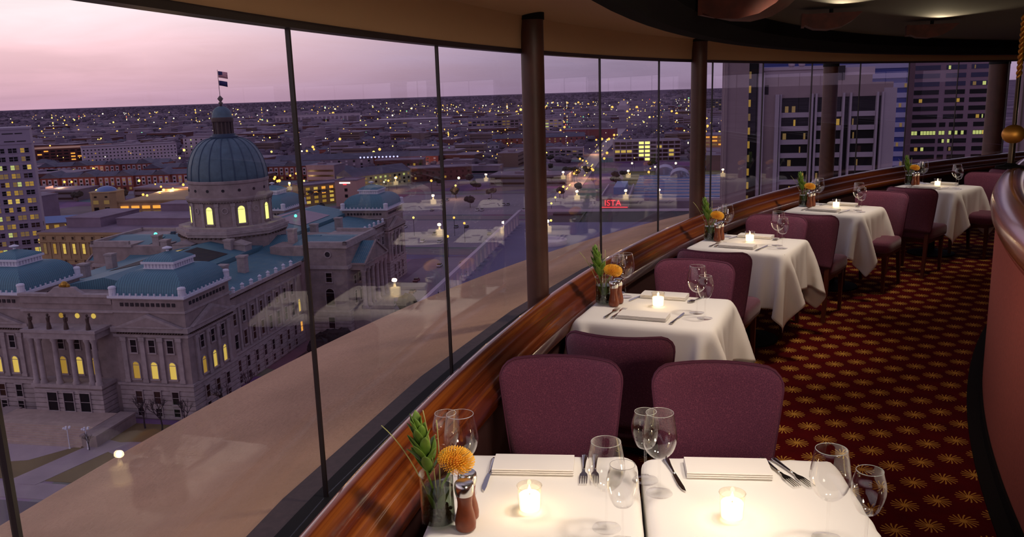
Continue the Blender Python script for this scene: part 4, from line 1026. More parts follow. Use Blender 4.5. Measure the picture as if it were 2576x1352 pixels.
patch('walk', [(-21, -34), (-14, -34), (-8.5, -14), (-15, -12)], .20, M_path); patch('walk', [(-16, -15), (-8, -19), (34, -13), (34, -10), (-8, -13)], .18, M_path)
patch('street', [(-700, -60), (400, -60), (400, -40), (-700, -40)], .05, M_road); patch('sidewalk', [(-200, -39), (200, -39), (200, -33), (-200, -33)], .12, M_path)
patch('street', [(35, -40), (50, -40), (47, 190), (33, 760), (27, 1300), (8, 3200), (-12, 3200), (11, 1300), (18, 760), (33, 190)], .30, mat('asphalt_lit_tone', srgb((158, 136, 146)), .7, var=(.05, .1, 3)), 'straight street running north with headlight streaks')  # paler asphalt copy: the street lighting is put into its colour
patch('street', [(-110, -40), (-90, -40), (-90, 900), (-110, 900)], .06, M_road)
for v_ in (196, 300, 420, 560, 760, 1000): patch('street', [(-900, v_), (900, v_), (900, v_+15), (-900, v_+15)], .05, M_road)
patch('parking_lot', [(-60, 214), (30, 214), (28, 296), (-60, 296)], .10, M_lot, 'open car park beyond the capitol'); patch('parking_lot', [(-80, 318), (27, 318), (24, 416), (-80, 416)], .10, M_lot)
patch('parking_lot', [(3, 100), (36, 100), (36, 190), (3, 190)], .10, M_lot); patch('lawn', [(3, -3), (36, -3), (36, 98), (3, 98)], .10, mat('dark_lawn', srgb((58, 44, 48)), 1, var=(.1, .3, 4)))
patch('diagonal_avenue', [(-190, 330), (-178, 325), (-30, 640), (-42, 646)], .07, M_road)
M_line = mat('painted_line', srgb((176, 160, 170)), .8)
ln = MB()
for (v0_, k_) in ((224, 30), (246, 30), (268, 30), (332, 34), (356, 34), (380, 34)):
    for k in range(k_):
        x0, y0 = cloc(-56+k*2.9, v0_); x1, y1 = cloc(-56+k*2.9, v0_+5); dx, dy = cloc(-55.85+k*2.9, v0_)
        ln.add([(x0, y0, ZG+.13), (dx, dy, ZG+.13), (dx+x1-x0, dy+y1-y0, ZG+.13), (x1, y1, ZG+.13)], [(0, 1, 2, 3)])
build(ln, 'parking_lines', M_line, kind='stuff', label='faint painted bay lines on the car parks', cat='markings')

# ---------------- generic building
def bldg(name, lab, cat, x, y, w, d, h, wall, roof, rot=None, group=None, win=None, rooftype='flat', sides='f', grid=False, par=.8):
    if grid: x, y = cloc(x, y)
    t_ = thing(name, lab, cat, (x, y, ZG), TH if rot is None else rot, group)
    build(MB().box(0, 0, 0, w, d, h), 'wall', wall, t_)
    if rooftype == 'flat':
        build(MB().box(-.3, -.3, h, w+.3, .5, h+par).box(-.3, d-.5, h, w+.3, d+.3, h+par).box(-.3, .5, h, .5, d-.5, h+par).box(w-.5, .5, h, w+.3, d-.5, h+par).box(.5, .5, h, w-.5, d-.5, h+.12), 'roof', roof, t_)
    elif rooftype == 'hip':
        q = min(w, d)/2; e = .8
        build(MB().add([(-e, -e, h), (w+e, -e, h), (w+e, d+e, h), (-e, d+e, h)]+([(q, d/2, h+q*.5), (w-q, d/2, h+q*.5)] if w > d else [(w/2, q, h+q*.5), (w/2, d-q, h+q*.5)]),
              [(0, 1, 5, 4), (1, 2, 5), (2, 3, 4, 5), (3, 0, 4), (3, 2, 1, 0)] if w > d else [(0, 1, 4), (1, 2, 5, 4), (2, 3, 5), (3, 0, 4, 5), (3, 2, 1, 0)]), 'roof', roof, t_)
    elif rooftype == 'gable':
        build(MB().extr([(-.6, h), (d/2, h+d*.28), (d+.6, h)], 'x', -.5, w+.5), 'roof', roof, t_)
    if win:
        nx, nz_, ww, hh, z0, dz, pick = win
        for s_ in sides:
            L_ = w if s_ == 'f' else d; n_ = nx if s_ == 'f' else max(2, int(nx*d/w))
            for i in range(n_):
                for j in range(nz_):
                    p_ = L_*(i+.5)/n_; z = z0+dz*j
                    if z+hh > h-.3: continue
                    pos = {'f': (p_, -.02, z, 0), 'r': (w+.02, p_, z, PI/2), 'l': (-.02, p_, z, -PI/2)}[s_]
                    pane(t_, *pos, ww, hh, pick(i, j))
    return t_
PM = {}
def pane(root, x, y, z, rz, w, h, pm, name='window'):
    k = (round(w, 2), round(h, 2), pm.name)
    if k not in PM:
        me = MB().box(-w/2, -.12, 0, w/2, 0, h).mesh('window'); me.materials.append(pm); PM[k] = me
    o = bpy.data.objects.new(name, PM[k]); link(o, root); o.location = (x, y, z); o.rotation_euler = (0, 0, rz); return o
def rp_(*ws):   # random picker among weighted panes
    pool = [m for m, n in ws for _ in range(n)]; return lambda i, j: random.choice(pool)
B_lav = mat('lavender_precast', srgb((150, 134, 156)), .9, var=(.1, .06, 4)); B_tan = mat('tan_limestone', srgb((164, 134, 102)), .9, var=(.15, .12, 4)); B_brick = mat('red_brick', srgb((128, 62, 56)), .9, var=(.6, .2, 4)); B_brick2 = mat('dark_brick', srgb((92, 50, 50)), .9, var=(.5, .2, 4)); B_white = mat('pale_precast', srgb((178, 158, 176)), .9, var=(.1, .08, 4)); B_roof = mat('membrane_roof', srgb((128, 108, 128)), .9, var=(.1, .18, 5)); B_slate = mat('slate_roof', srgb((82, 76, 98)), .8, var=(.2, .2, 4)); B_blue = mat('blue_dome_metal', srgb((98, 120, 172)), .5)

# office tower at the left edge: paired windows in a pale grid
x_, y_ = cloc(0, 0)
t_ = thing('office_tower', 'lavender office tower with pairs of lit windows at the left edge', 'building', (-223.3, 396.5, ZG), R(27))
build(MB().box(-46, 0, 0, .3, 26, 61.4).box(-46.3, -.3, 54.3, .6, 26, 54.7).box(-46.3, -.3, 61, .6, 26.3, 61.9), 'wall', B_lav, t_)
for j in range(13):
    for i in range(9):
        xc = -2.5-4.95*i; z = 3.3+3.92*j
        for q in (-.92, .92):
            window(t_, xc-.3+q, -.02, z, 0, 'sq', 1.6, 2.1, random.choice([P_dark]*7+[P_dark2]*3+[P_dim]*5+[P_yel]*1+[P_amb]*4+[P_grn]*2), B_lav)
for z, a_, b_ in ((59.0, -11, -6.5), (59, -5.8, -2.8), (55.4, -10.5, -6.2), (55.4, -5.4, -1.7)):
    pane(t_, (a_+b_)/2, -.02, z, 0, b_-a_, .45, S_dark, 'louvre')
for j in range(4): pane(t_, .32, 5, 3+4*j, PI/2, 1.5, 2, P_dark)

# tan courthouse with tall lit windows
t_ = thing('courthouse', 'tan stone courthouse with a row of tall amber windows', 'building', (-190.5, 374.3, ZG), TH)
build(MB().box(-26, 0, 0, 60, 60, 14.6), 'wall', B_tan, t_)
build(MB().box(-26.6, -.6, 10.4, 60.6, 0, 11.0).box(-26.7, -.7, 13.9, 60.7, 0, 14.9).box(-26.4, -.4, 2.2, 60.4, 0, 2.7), 'cornice', B_tan, t_)
build(MB().box(-26.5, -.5, 14.6, 60.5, 60, 15.0), 'roof', B_roof, t_)
for (a_, b_, c_, d_, h_) in ((-22, 14, -4, 44, 19.2), (0, 20, 40, 42, 18), (8, 44, 34, 58, 21.5), (44, 10, 58, 50, 18.5)): build(MB().box(a_, b_, 15, c_, d_, h_).box(a_-.3, b_-.3, h_, c_+.3, d_+.3, h_+.4), 'roof_penthouse', B_roof, t_)
for i in range(17):
    x = -23.5+5.0*i
    window(t_, x, -.02, 5.0, 0, 'arch' if False else 'tall', 1.5, 4.6, (P_dim, P_amb, P_yel, P_yel)[min(i, 3)] if i < 5 else random.choice([P_dark, P_amb, P_dark2]), B_tan)
    window(t_, x, -.02, 11.6, 0, 'sm', 1.2, 1.2, P_dark, B_tan); window(t_, x, -.02, 1.0, 0, 'sm', 1.1, 1.5, P_dark2, B_tan)
    build(MB().box(x+2.1, -.35, 2.7, x+2.9, 0, 10.4), 'pilaster', B_tan, t_)

# garage with blue domed stair tower
t_ = thing('parking_garage', 'tan parking garage with blue domed corner tower and orange openings', 'building', (-269.5, 534.0, ZG), R(-2))
build(MB().prism([(0, 3), (3, 0), (14, 0), (17, 3), (17, 14), (14, 17), (3, 17), (0, 14)], 0, 15.5).prism([(-.4, 2.8), (2.8, -.4), (14.2, -.4), (17.4, 2.8), (17.4, 14.2), (14.2, 17.4), (2.8, 17.4), (-.4, 14.2)], 15.5, 16.2), 'stair_tower', B_tan, t_)
build(MB().lathe([(6.2, 16.2)]+[(6*math.cos(a), 16.3+3.0*math.sin(a)) for a in [PI/2*k/8 for k in range(8)]]+[(.1, 19.3)], 24, 8.5, 8.5), 'tower_dome', B_blue, t_, smooth=True)
for x in (5, 12): pane(t_, x, -.02, 4, 0, 3, 2.4, P_dark); pane(t_, x, -.02, 8.5, 0, 3.4, 2.4, P_dim); pane(t_, x, -.02, 12.6, 0, 1.6, 1.0, P_dark)
build(MB().box(17, 4, 0, 110, 70, 8.8).box(17, 3.4, 8.8, 110, 4, 9.9).box(17, 69.5, 8.8, 110, 70, 9.9), 'garage_deck', B_tan, t_)
for i in range(13): pane(t_, 21.5+7*i, 3.4, 4.6, 0, 5.2, 1.9, P_org, 'garage_opening'); pane(t_, 21.5+7*i, 3.9, 1.4, 0, 5.2, 1.7, P_dim, 'garage_opening')
t_ = thing('low_market_hall', 'long low hall with a blue roof beside the office tower', 'building', (-310, 470, ZG), R(12))
build(MB().box(0, 0, 0, 60, 16, 5), 'wall', B_tan, t_); build(MB().extr([(-1, 5), (8, 8), (17, 5)], 'x', -1, 60), 'roof', B_blue, t_)
for i in range(10): pane(t_, 4+5.6*i, -.02, 1.6, 0, 2.6, 2.2, P_dim if i < 6 else P_amb)

# brick apartment row: gabled bays with pale window panels
for r_, (x0, y0, n_, rz, lab) in enumerate(((-385, 690, 9, R(2), 'red brick apartment row with gabled bays and pale panels'), (-330, 760, 8, R(6), 'second brick apartment row, roofs seen over the first'), (-455, 815, 8, R(8), 'third row of gabled apartments, farther back'), (-228, 742, 4, R(-5), 'orange lit brick apartment block right of the dome'))):
    t_ = thing('apartment_row', lab, 'building', (x0, y0, ZG), rz, 'brick apartment blocks')
    for k in range(n_):
        x = k*15.; dep = 0 if k % 2 == 0 else 2.2; hh = 12.4
        build(MB().box(x, dep, 0, x+15, 22, hh), 'bay', B_brick, t_)
        if k % 2 == 0: build(MB().extr([(x-.6, hh), (x+7.5, hh+4.4), (x+15.6, hh)], 'y', dep-.6, 22.4), 'bay_gable', B_slate, t_); build(MB().add([(x+.3, dep-.05, hh), (x+14.7, dep-.05, hh), (x+7.5, dep-.05, hh+3.6), (x+.3, dep+.2, hh), (x+14.7, dep+.2, hh), (x+7.5, dep+.2, hh+3.6)], [(0, 1, 2), (5, 4, 3)]), 'gable_face', B_brick, t_)
        else: build(MB().extr([(dep-.8, hh), (12, hh+3.4), (22.8, hh)], 'x', x, x+15), 'roof', B_slate, t_)
        for i in range(3):
            pane(t_, x+2.8+4.7*i, dep-.02, 4.6, 0, 2.8, 6.6, B_white, 'window_panel')
            for j in range(2): pane(t_, x+2.8+4.7*i, dep-.12, 5.2+3.1*j, 0, 1.6, 1.7, random.choice([P_dark, P_dark, P_dark2, P_dim]))
            pane(t_, x+2.8+4.7*i, dep-.02, 1.2, 0, 2, 2, random.choice([P_dark2, P_dim, P_dark]))

# other named blocks
bldg('hospital_block', 'long pale hospital block with rows of square windows', 'building', -508, 1008, 106, 44, 20, B_white, B_roof, R(28), win=(26, 4, 1.5, 1.4, 4, 4.0, rp_((P_dark, 6), (P_amb, 1))))
bldg('hospital_wing', 'pale wing of square windows right of the long block', 'building', -418, 1090, 52, 40, 24, B_white, B_roof, R(8), win=(8, 5, 1.7, 1.8, 4, 4.2, rp_((P_dark, 5), (P_grn, 1))))
bldg('brick_garage', 'red brick garage with floodlit roof far left', 'building', -598, 1056, 90, 50, 17, B_brick2, mat('roof_floodlit_tone', srgb((206, 158, 128)), .9), R(20), win=(12, 4, 5, 1.6, 2, 3.8, rp_((P_dark, 5), (P_org, 1))))  # floodlight on the roof is put into its colour
bldg('column_hall', 'pale hall with dark slot windows right of office tower', 'building', -470, 836, 30, 40, 11, B_white, B_roof, R(30), win=(8, 1, 1.6, 6.4, 2.5, 8, rp_((P_dark, 1),)))
bldg('hotel_block', 'tan hotel of lit windows behind the capitol', 'hotel', -137, 557, 40, 18, 13.6, B_tan, B_roof, R(38), win=(7, 4, 2.8, 1.7, 1.6, 3.0, rp_((P_amb, 3), (P_yel, 2), (P_org, 2))))
t_ = bldg('sign_tower', 'pink grey tower block with a small white and red sign', 'building', -115, 552, 15, 16, 17, mat('pinkish_wall', srgb((170, 132, 130)), .9), B_roof, R(-11), win=(1, 3, 2, 2, 2, 4, rp_((P_dark, 1),)))
pane(t_, 7, -.2, 15.2, 0, 7.5, .9, lit('white_sign', srgb((255, 245, 235)), 1.6), 'roof_sign'); pane(t_, 7, -.2, 14.3, 0, 2.4, .7, lit('red_sign', srgb((255, 70, 80)), 1.2), 'roof_sign')
bldg('gabled_inn', 'long grey green inn with steep gabled roof', 'hotel', -119, 640, 60, 20, 10.5, mat('sage_wall', srgb((146, 146, 118)), .9), B_slate, R(50), win=(12, 3, 2.0, 1.6, 1.4, 3.0, rp_((P_dim, 3), (P_grn, 1), (P_dark, 2))), rooftype='gable')
t_ = bldg('blue_lit_hall', 'dark brick hall with a row of blue roof lights', 'building', -122, 768, 44, 24, 12.5, B_brick2, B_roof, R(0), win=(8, 2, 2, 2.4, 2, 5, rp_((P_dark, 3), (P_amb, 1))))
for i in range(11): build(MB().sphere((-14+3.4*i, 6, 15.6), .8, 6, 5), 'blue_lamp', lit('blue_lamp', srgb((190, 190, 255)), 1.8), t_)
bldg('long_brick_warehouse', 'long low red brick warehouse left of first pillar', 'building', -80, 694, 50, 26, 10.5, B_brick2, B_roof, R(14), win=(10, 2, 1.6, 1.8, 2, 4, rp_((P_dark2, 6), (P_amb, 1))))
bldg('small_orange_hall', 'small lit brick hall with hipped roof', 'building', -189, 1016, 24, 20, 7, mat('orange_brick', srgb((160, 92, 66)), .9), B_roof, R(5), rooftype='hip', win=(5, 1, 1.5, 2, 2, 3, rp_((P_org, 1), (P_dark2, 2))))
bldg('red_hangar', 'long windowless dark red hall on the right', 'building', 79, 1234, 76, 40, 13, mat('dark_red_cladding', srgb((120, 48, 56)), .9), B_roof, R(-14))
t_ = thing('lit_office_block', 'low concrete office block with two bright yellow window columns', 'building', (103.4, 824.3, ZG), R(-4))
build(MB().box(0, 0, 0, 64, 24, 20.5), 'wall', B_roof, t_)
for j in range(5):
    for i in range(11):
        pm = P_dark2
        if i in (4, 5) and (j != 0 or i == 5): pm = P_brt
        elif (i, j) in ((0, 2), (1, 2), (9, 1), (9, 2), (2, 2), (7, 3)): pm = P_yel
        pane(t_, 3.2+5.8*i, -.02, .9+3.95*j, 0, 4.6, 2.4, pm)
    build(MB().box(-.3, -.3, 3.5+3.95*j, 64.3, 0, 4.1+3.95*j), 'floor_band', B_white, t_)
bldg('low_white_offices', 'long low offices with a band of dark windows', 'building', -6, 905, 86, 30, 9, B_roof, B_roof, R(-6), win=(14, 2, 4.2, 1.8, 1.8, 3.6, rp_((P_dark, 6), (P_dim, 1))))
bldg('orange_garage', 'parking garage lit orange right of the second pillar', 'building', 186, 842, 60, 50, 22, mat('wall_sodium_tone', srgb((170, 120, 90)), .9), B_roof, R(-18), win=(8, 6, 6.4, 1.5, 1.8, 3.6, rp_((P_dim, 3), (P_org, 2))))  # orange sodium light is put into the wall colour
bldg('dark_office_slab', 'dark slab office on the horizon behind the second pillar', 'building', 471, 2020, 46, 40, 38, mat('dark_glass_wall', srgb((58, 48, 66)), .5), B_roof, R(-30), win=(6, 7, 5, 2.4, 3, 5, rp_((P_dark, 4), (P_dim, 2))))
t_ = bldg('white_silo_hall', 'pale pointed tower on the far plain', 'building', 307, 2384, 30, 30, 20, B_white, B_white, R(-20))
build(MB().prism([(4, 4), (26, 4), (26, 26), (4, 26)], 20, 34, [(9, 9), (21, 9), (21, 21), (9, 21)]), 'upper_stage', B_white, t_)
bldg('long_low_terminal', 'very long pale low building near the horizon', 'building', -640, 2350, 230, 60, 22, B_white, B_roof, R(8), win=(20, 1, 7, 12, 4, 20, rp_((B_roof, 1),)))
bldg('dome_arena', 'wide pale roofed arena with lamps near the horizon', 'building', -300, 1930, 170, 90, 14, B_roof, B_white, R(0), win=(14, 1, 8, 3, 4, 10, rp_((P_dark, 2), (P_amb, 1))))
bldg('riverside_offices', 'two storey glazed offices in the middle distance', 'building', -70, 1500, 90, 40, 22, B_roof, B_roof, R(4), win=(12, 4, 5.5, 2.6, 2, 5, rp_((P_dark, 4), (P_dim, 2))))
bldg('pale_clinic', 'pale clinic with faint lit floors left of first pillar', 'building', 35, 1480, 60, 40, 22, B_white, B_roof, R(-6), win=(8, 4, 5.5, 2.4, 2, 5, rp_((P_dim, 4), (P_grn, 1), (P_dark, 2))))
for k, (x, y) in enumerate(((-62, 1010), (-44, 1012), (-26, 1014))):
    bldg('steep_gabled_house', ('leftmost', 'middle', 'rightmost')[k]+' of three pale houses with steep gables', 'house', x, y, 15, 16, 9, mat('pale_siding', srgb((150, 140, 160)), .9), B_slate, R(0), 'steep gabled houses', rooftype='hip', win=(3, 2, 1.6, 1.8, 1.5, 3.4, rp_((P_dark, 2), (P_dim, 1))))
for k, (x, y, w_, c_) in enumerate(((-20, 1100, 120, 'long brick terrace with dark bays beside the first pillar'), (-230, 830, 96, 'long purple grey terrace right of the dome'), (-140, 836, 70, 'brick and pale terrace under the blue lights'))):
    bldg('terrace', c_, 'building', x, y, w_, 18, 10.5, B_brick if k != 1 else B_roof, B_slate, R(0), 'long terraces', rooftype='gable', win=(int(w_/7), 3, 2, 1.7, 1.2, 3.1, rp_((P_dark, 4), (P_dim, 1), (B_white, 3))))

# theatre block with red letters, glasshouses, roofs at the right foreground of the city
t_ = thing('theatre_block', 'dark roofed theatre block carrying red neon letters', 'building', (48.9, 451.4, ZG), TH)
build(MB().box(0, 0, 0, 15.5, 60, 13), 'wall', B_roof, t_); build(MB().box(-.5, -.5, 13, 16, 0, 13.6).box(0, 0, 13, .6, 60, 14.2).box(15, 0, 13, 15.6, 60, 14.2), 'parapet', B_white, t_); build(MB().box(6, 18, 13, 12.5, 50, 17.0), 'roof_plant', B_blue, t_)
build(MB().box(-24, -14, 0, 16, -.5, 7.0).box(-26, -40, 0, 16, -14, 6), 'lower_roof', S_dark, t_)
build(MB().box(-34, 2, 0, -1, 50, 6.5), 'side_hall', B_roof, t_)
tc_ = bpy.data.curves.new('neon_letters', 'FONT'); tc_.body = 'ISTA'; tc_.size = 4.4; tc_.extrude = .12; tc_.space_character = 1.05
tc_.materials.append(lit('red_neon', srgb((255, 60, 74)), 1.5)); o = bpy.data.objects.new('neon_src', tc_); COL.objects.link(o); bpy.context.view_layer.update()
me_ = bpy.data.meshes.new_from_object(o.evaluated_get(bpy.context.evaluated_depsgraph_get())); me_.name = 'neon_letters'; bpy.data.objects.remove(o)
if not me_.materials: me_.materials.append(MATS['red_neon'])
o = bpy.data.objects.new('neon_letters', me_); link(o, t_); o.location = (2.3, -.8, 9.3); o.rotation_euler = (PI/2, 0, 0)
build(MB().box(.4, -.9, 8.2, 14.8, -.7, 8.6), 'neon_underline', MATS['red_neon'], t_)
for k, (x, y) in enumerate(((103, 590), (108, 562))):
    t_ = thing('glasshouse', ('rear', 'front')[k]+' white vaulted glasshouse beside the second pillar', 'building', (x, y, ZG), TH, 'white vaulted glasshouses')
    pr = [(0, 0), (0, 11)]+[(6.5-6.5*math.cos(a), 11+5.0*math.sin(a)) for a in [PI*k_/12 for k_ in range(1, 12)]]+[(13, 11), (13, 0)]
    build(MB().extr(pr, 'y', 0, 22), 'vault', mat('white_vault', srgb((176, 180, 214)), .6), t_)
    for k_ in range(7): build(MB().extr([(a*1.012-.08, b_*1.008) for a, b_ in pr], 'y', k_*3.6, k_*3.6+.3), 'vault_rib', B_white, t_)
t_ = thing('louvred_roof', 'broad roof of parallel grey beams beside the glasshouses', 'building', cloc(84, 300)+(ZG,), TH)
build(MB().box(0, 0, 0, 60, 130, 10), 'wall', B_roof, t_)
for k in range(16): build(MB().box(0, 4+8*k, 10, 60, 7+8*k, 11.2), 'roof_beam', B_blue if k % 2 else B_white, t_)
bldg('dark_podium', 'dark low podium roof at right below the ledge', 'building', cloc(62, 205)[0], cloc(62, 205)[1], 80, 70, 8, S_dark, S_dark, TH, win=(6, 1, 9, 2.5, 3, 3, rp_((P_org, 2), (P_dark, 2))))
bldg('green_roofed_court', 'low olive court lit by floodlights', 'building', cloc(70, 470)[0], cloc(70, 470)[1], 90, 60, 3, mat('olive_turf', srgb((112, 106, 72)), 1), mat('olive_turf', srgb((112, 106, 72)), 1), TH)
# curved balustrade of a terrace roof below the ledge
t_ = thing('terrace_wing', 'violet flat terrace roof with white balustrade behind the first pillar', 'building', (-8.7, 94.8, ZG), R(-9.8))
build(MB().box(0, -30, 0, 34, 62, 47.6), 'terrace_deck', mat('violet_membrane', srgb((104, 94, 130)), .8, var=(.1, .08, 3)), t_)
build(MB().box(-.25, -30, 49.6, .25, 62, 50.0).box(-.15, 61.8, 49.6, 34, 62.2, 50.0), 'coping_rail', B_white, t_)
for k in range(30): build(MB().box(-.15, -29+3*k, 47.6, .15, -27.6+3*k, 49.6), 'baluster', B_white, t_)
build(MB().lathe([(3, 47.6), (3, 48.3), (2.6, 48.4)], 24, 8, 40), 'roof_disc', B_white, t_)

# right-hand towers
t_ = thing('banded_hotel', 'concrete hotel with dark glass bands between vertical piers', 'hotel', (46.5, 184.2, ZG), TH)
C_ = mat('grey_concrete', srgb((138, 116, 124)), .9, var=(.08, .12, 5)); C2_ = mat('light_concrete', srgb((158, 142, 160)), .9, var=(.1, .08, 4))
HB = -2
build(MB().box(.9, -2.5, HB, 5.3, 12, 84), 'blank_slab', C_, t_)
fr_ = MB().box(-.2, -3.2, 47.4, .15, -2.6, 84).box(.3, -3.0, 47.2, .6, -2.4, 84).box(.7, -2.9, 46, .95, -2.3, 84).box(-6, -3.0, 46.6, .9, -2.5, 47.2).box(-6, -2.6, 45.8, .9, -2.3, 46.4); build(fr_, 'stepped_frame', C_, t_)
build(MB().box(5.3, 0, HB, 7.4, 12, 84), 'shaft_glass', P_dark, t_)
for k in range(10): pane(t_, 5.75, -.02, 46.3+2.95*k, 0, .45, 1.5, P_amb if k % 3 else P_dim)
build(MB().box(7.4, -1.4, HB, 8.6, 12, 74).box(7.4, -1.4, 74, 8.2, 12, 84), 'fin', C2_, t_)
build(MB().box(8.6, -.6, HB, 10.9, 12, 69.4), 'pier', C_, t_); build(MB().box(10.9, -1.6, HB, 11.7, 12, 69.4), 'fin', C2_, t_)
for (a_, b_) in ((11.9, 12.3), (18.0, 18.7), (19.1, 19.5), (24.6, 25.0), (26.0, 26.4), (31.3, 31.7), (32.3, 32.7)): build(MB().box(a_, -.9, HB, b_, 12, 69.4), 'fin', C2_, t_)
build(MB().box(32.7, -.6, HB, 35.2, 12, 70.2), 'pier', C2_, t_)
build(MB().box(11.7, .4, HB, 32.3, 14, 69.3), 'window_wall', P_dark, t_)
build(MB().box(9.6, -.2, 68.6, 34.5, 14, 71.4).box(7.4, .6, 71.4, 30.5, 14, 73.0), 'roof_band', C_, t_)
for (a_, b_) in ((12.3, 18.0), (19.5, 24.6), (26.4, 31.3)):
    for k in range(25):
        z = 67.35-2.86*(k+1)
        if z < 0: break
        build(MB().box(a_+.05, -.45, z, b_-.05, .4, z+1.02), 'balcony_front', C2_, t_)
        if k < 9:
            for q in range(3):
                if random.random() < .34: pane(t_, a_+.6+random.random()*(b_-a_-1.2), .38, z+1.05, 0, random.choice((.25, .4, .7)), 1.3, random.choice((P_dim, P_amb, P_dim, P_dark2)))
build(MB().box(8.2, 1, 73.0, 31, 12, 74.6).box(8.2, .6, 74.4, 22, 12, 75.0), 'white_band', B_white, t_); build(MB().box(22, .5, 72, 25, 12, 75), 'dark_box', S_dark, t_)
for x in (14.5, 16.6): build(MB().sphere((x, 3, 75.6), .7, 12, 8), 'satellite_dish', B_white, t_, smooth=True)
t_ = thing('blue_striped_tower', 'tower of alternating pale and deep blue bands behind the hotel', 'building', (96.1, 315.7, ZG), TH)
build(MB().box(-2, 0, 0, 49, 30, 92), 'wall', mat('deep_blue_glass', srgb((38, 50, 128)), .25), t_)
for k in range(26): build(MB().box(-2.2, -.5, 2.2+3.5*k, 49.2, 30, 3.95+3.5*k), 'pale_band', mat('lilac_band', srgb((150, 142, 180)), .8), t_)
build(MB().box(48.8, -.8, 0, 50.6, 28, 92), 'corner_shaft', mat('brown_shaft', srgb((84, 58, 72)), .7), t_)
for k in range(10): pane(t_, 46+random.random()*2, -.55, 4+7*k+1.8, 0, .8, 1.4, P_dim)
t_ = thing('mauve_tower', 'mauve office tower with dark strip windows, one floor brightly lit', 'building', (162.8, 343.3, ZG), TH)
M_mv = mat('mauve_stone', srgb((136, 108, 126)), .9, var=(.1, .06, 3)); build(MB().box(-1.5, 0, 0, 32, 34, 96), 'wall', M_mv, t_)
for k in range(26):
    z = 62.0-3.22*(k-6) 
    if z < 1: break
    segs = ((1, 10.3), (12.5, 19.9), (21.7, 28.2)) if k < 9 else ((1, 10.2), (11.3, 13.6), (15, 21.8), (24, 30.6))
    for (a_, b_) in segs: pane(t_, (a_+b_)/2, -.02, z, 0, b_-a_, 1.75, P_dark if k > 4 else mat('dusk_glass', srgb((40, 38, 78)), .2), 'strip_window')
    if k == 10:
        for (a_, b_) in segs:
            x = a_+.5
            while x < b_-.6: 
                if random.random() < .85: pane(t_, x, -.16, z+.1, 0, .95, 1.5, random.choice((P_grn, P_yel, P_grn)))
                x += 1.15
    elif k in (2, 4, 6, 8, 11, 14, 17, 18, 12):
        for q in range(6 if k == 12 else 2): pane(t_, random.choice(segs)[0]+random.random()*6, -.16, z+.1, 0, random.choice((.4, .8, 1.2)), 1.4, random.choice((P_amb, P_grn, P_dim)))
t_ = thing('near_tower_edge', 'pinkish tower edge with ribs at the right border', 'building', (78.6, 129.6, ZG), R(-34))
build(MB().box(-.6, 0, 0, 1.4, 20, 90), 'blank_wall', C_, t_); build(MB().box(-.1, -.4, 0, .1, 0, 90).box(.9, -.4, 0, 1.1, 0, 90), 'rib', S_bronze, t_)
build(MB().box(1.4, .5, 0, 14, 20, 90), 'glass_wall', mat('violet_glass', srgb((70, 62, 92)), .3), t_)
for k in range(16): pane(t_, 2.2+random.random()*3, .45, 55+1.9*k, 0, .5, .8, random.choice((P_dim, P_amb)))
# ---------------- scattered city fabric, individually built blocks
random.seed(21)
occ = [(cloc(-30, 78), 130), ((-200, 400), 70), ((-230, 560), 90), ((-330, 740), 110), ((-460, 850), 60), ((-460, 1050), 110), ((-560, 1090), 80), ((60, 480), 60), ((110, 590), 50), ((130, 830), 55), ((210, 850), 50), ((110, 1250), 60), ((-100, 600), 70), ((-80, 700), 60), ((-60, 240), 60), (cloc(-10, 300), 110), ((-180, 1020), 30), ((-95, 770), 50), ((-40, 1012), 40), ((40, 1100), 60), ((-190, 830), 60), ((30, 905), 60), (cloc(110, 400), 90)]
cols = [B_roof, B_brick2, B_brick, B_lav, mat('grey_block', srgb((112, 98, 112)), .9), mat('brown_block', srgb((106, 82, 82)), .9), B_white]
PRO = []
def blockproto(w, d, h, wall, roof, rt):
    t_ = thing('city_block', 'x', 'building'); 
    build(MB().box(0, 0, 0, w, d, h), 'wall', wall, t_)
    if rt == 'hip': q = min(w, d)/2; m = MB().add([(-.6, -.6, h), (w+.6, -.6, h), (w+.6, d+.6, h), (-.6, d+.6, h), (q, d/2, h+q*.55), (w-q+.01, d/2, h+q*.55)], [(0, 1, 5, 4), (1, 2, 5), (2, 3, 4, 5), (3, 0, 4), (3, 2, 1, 0)])
    else: m = MB().box(-.3, -.3, h, w+.3, d+.3, h+.6).box(w*.3, d*.3, h+.6, w*.5, d*.6, h+2.2)
    build(m, 'roof', roof, t_)
    if h > 5:
        st_ = MB()
        for j in range(int(h//4)): st_.box(1, -.08, 1.4+4*j, w-1, 0, 2.9+4*j)
        build(st_, 'window_band', random.choice((P_dark, P_dark, P_dark2, P_dark2)), t_)
    return t_
spec = [(28, 18, 7, 0), (44, 26, 9, 0), (16, 12, 5, 1), (20, 14, 6, 1), (60, 30, 8, 0), (34, 20, 13, 0), (14, 11, 5.5, 1), (24, 20, 18, 0), (80, 36, 10, 0), (18, 12, 6, 1)]
GN = {0: 'flat roofed dusk blocks across the plain', 1: 'small hip roofed houses across the plain'}
protos = [(blockproto(w, d, h, cols[i % len(cols)], B_roof if not rt else B_slate, 'hip' if rt else 'flat'), w, rt) for i, (w, d, h, rt) in enumerate(spec)]
placed = []; used = set(); tries = 0
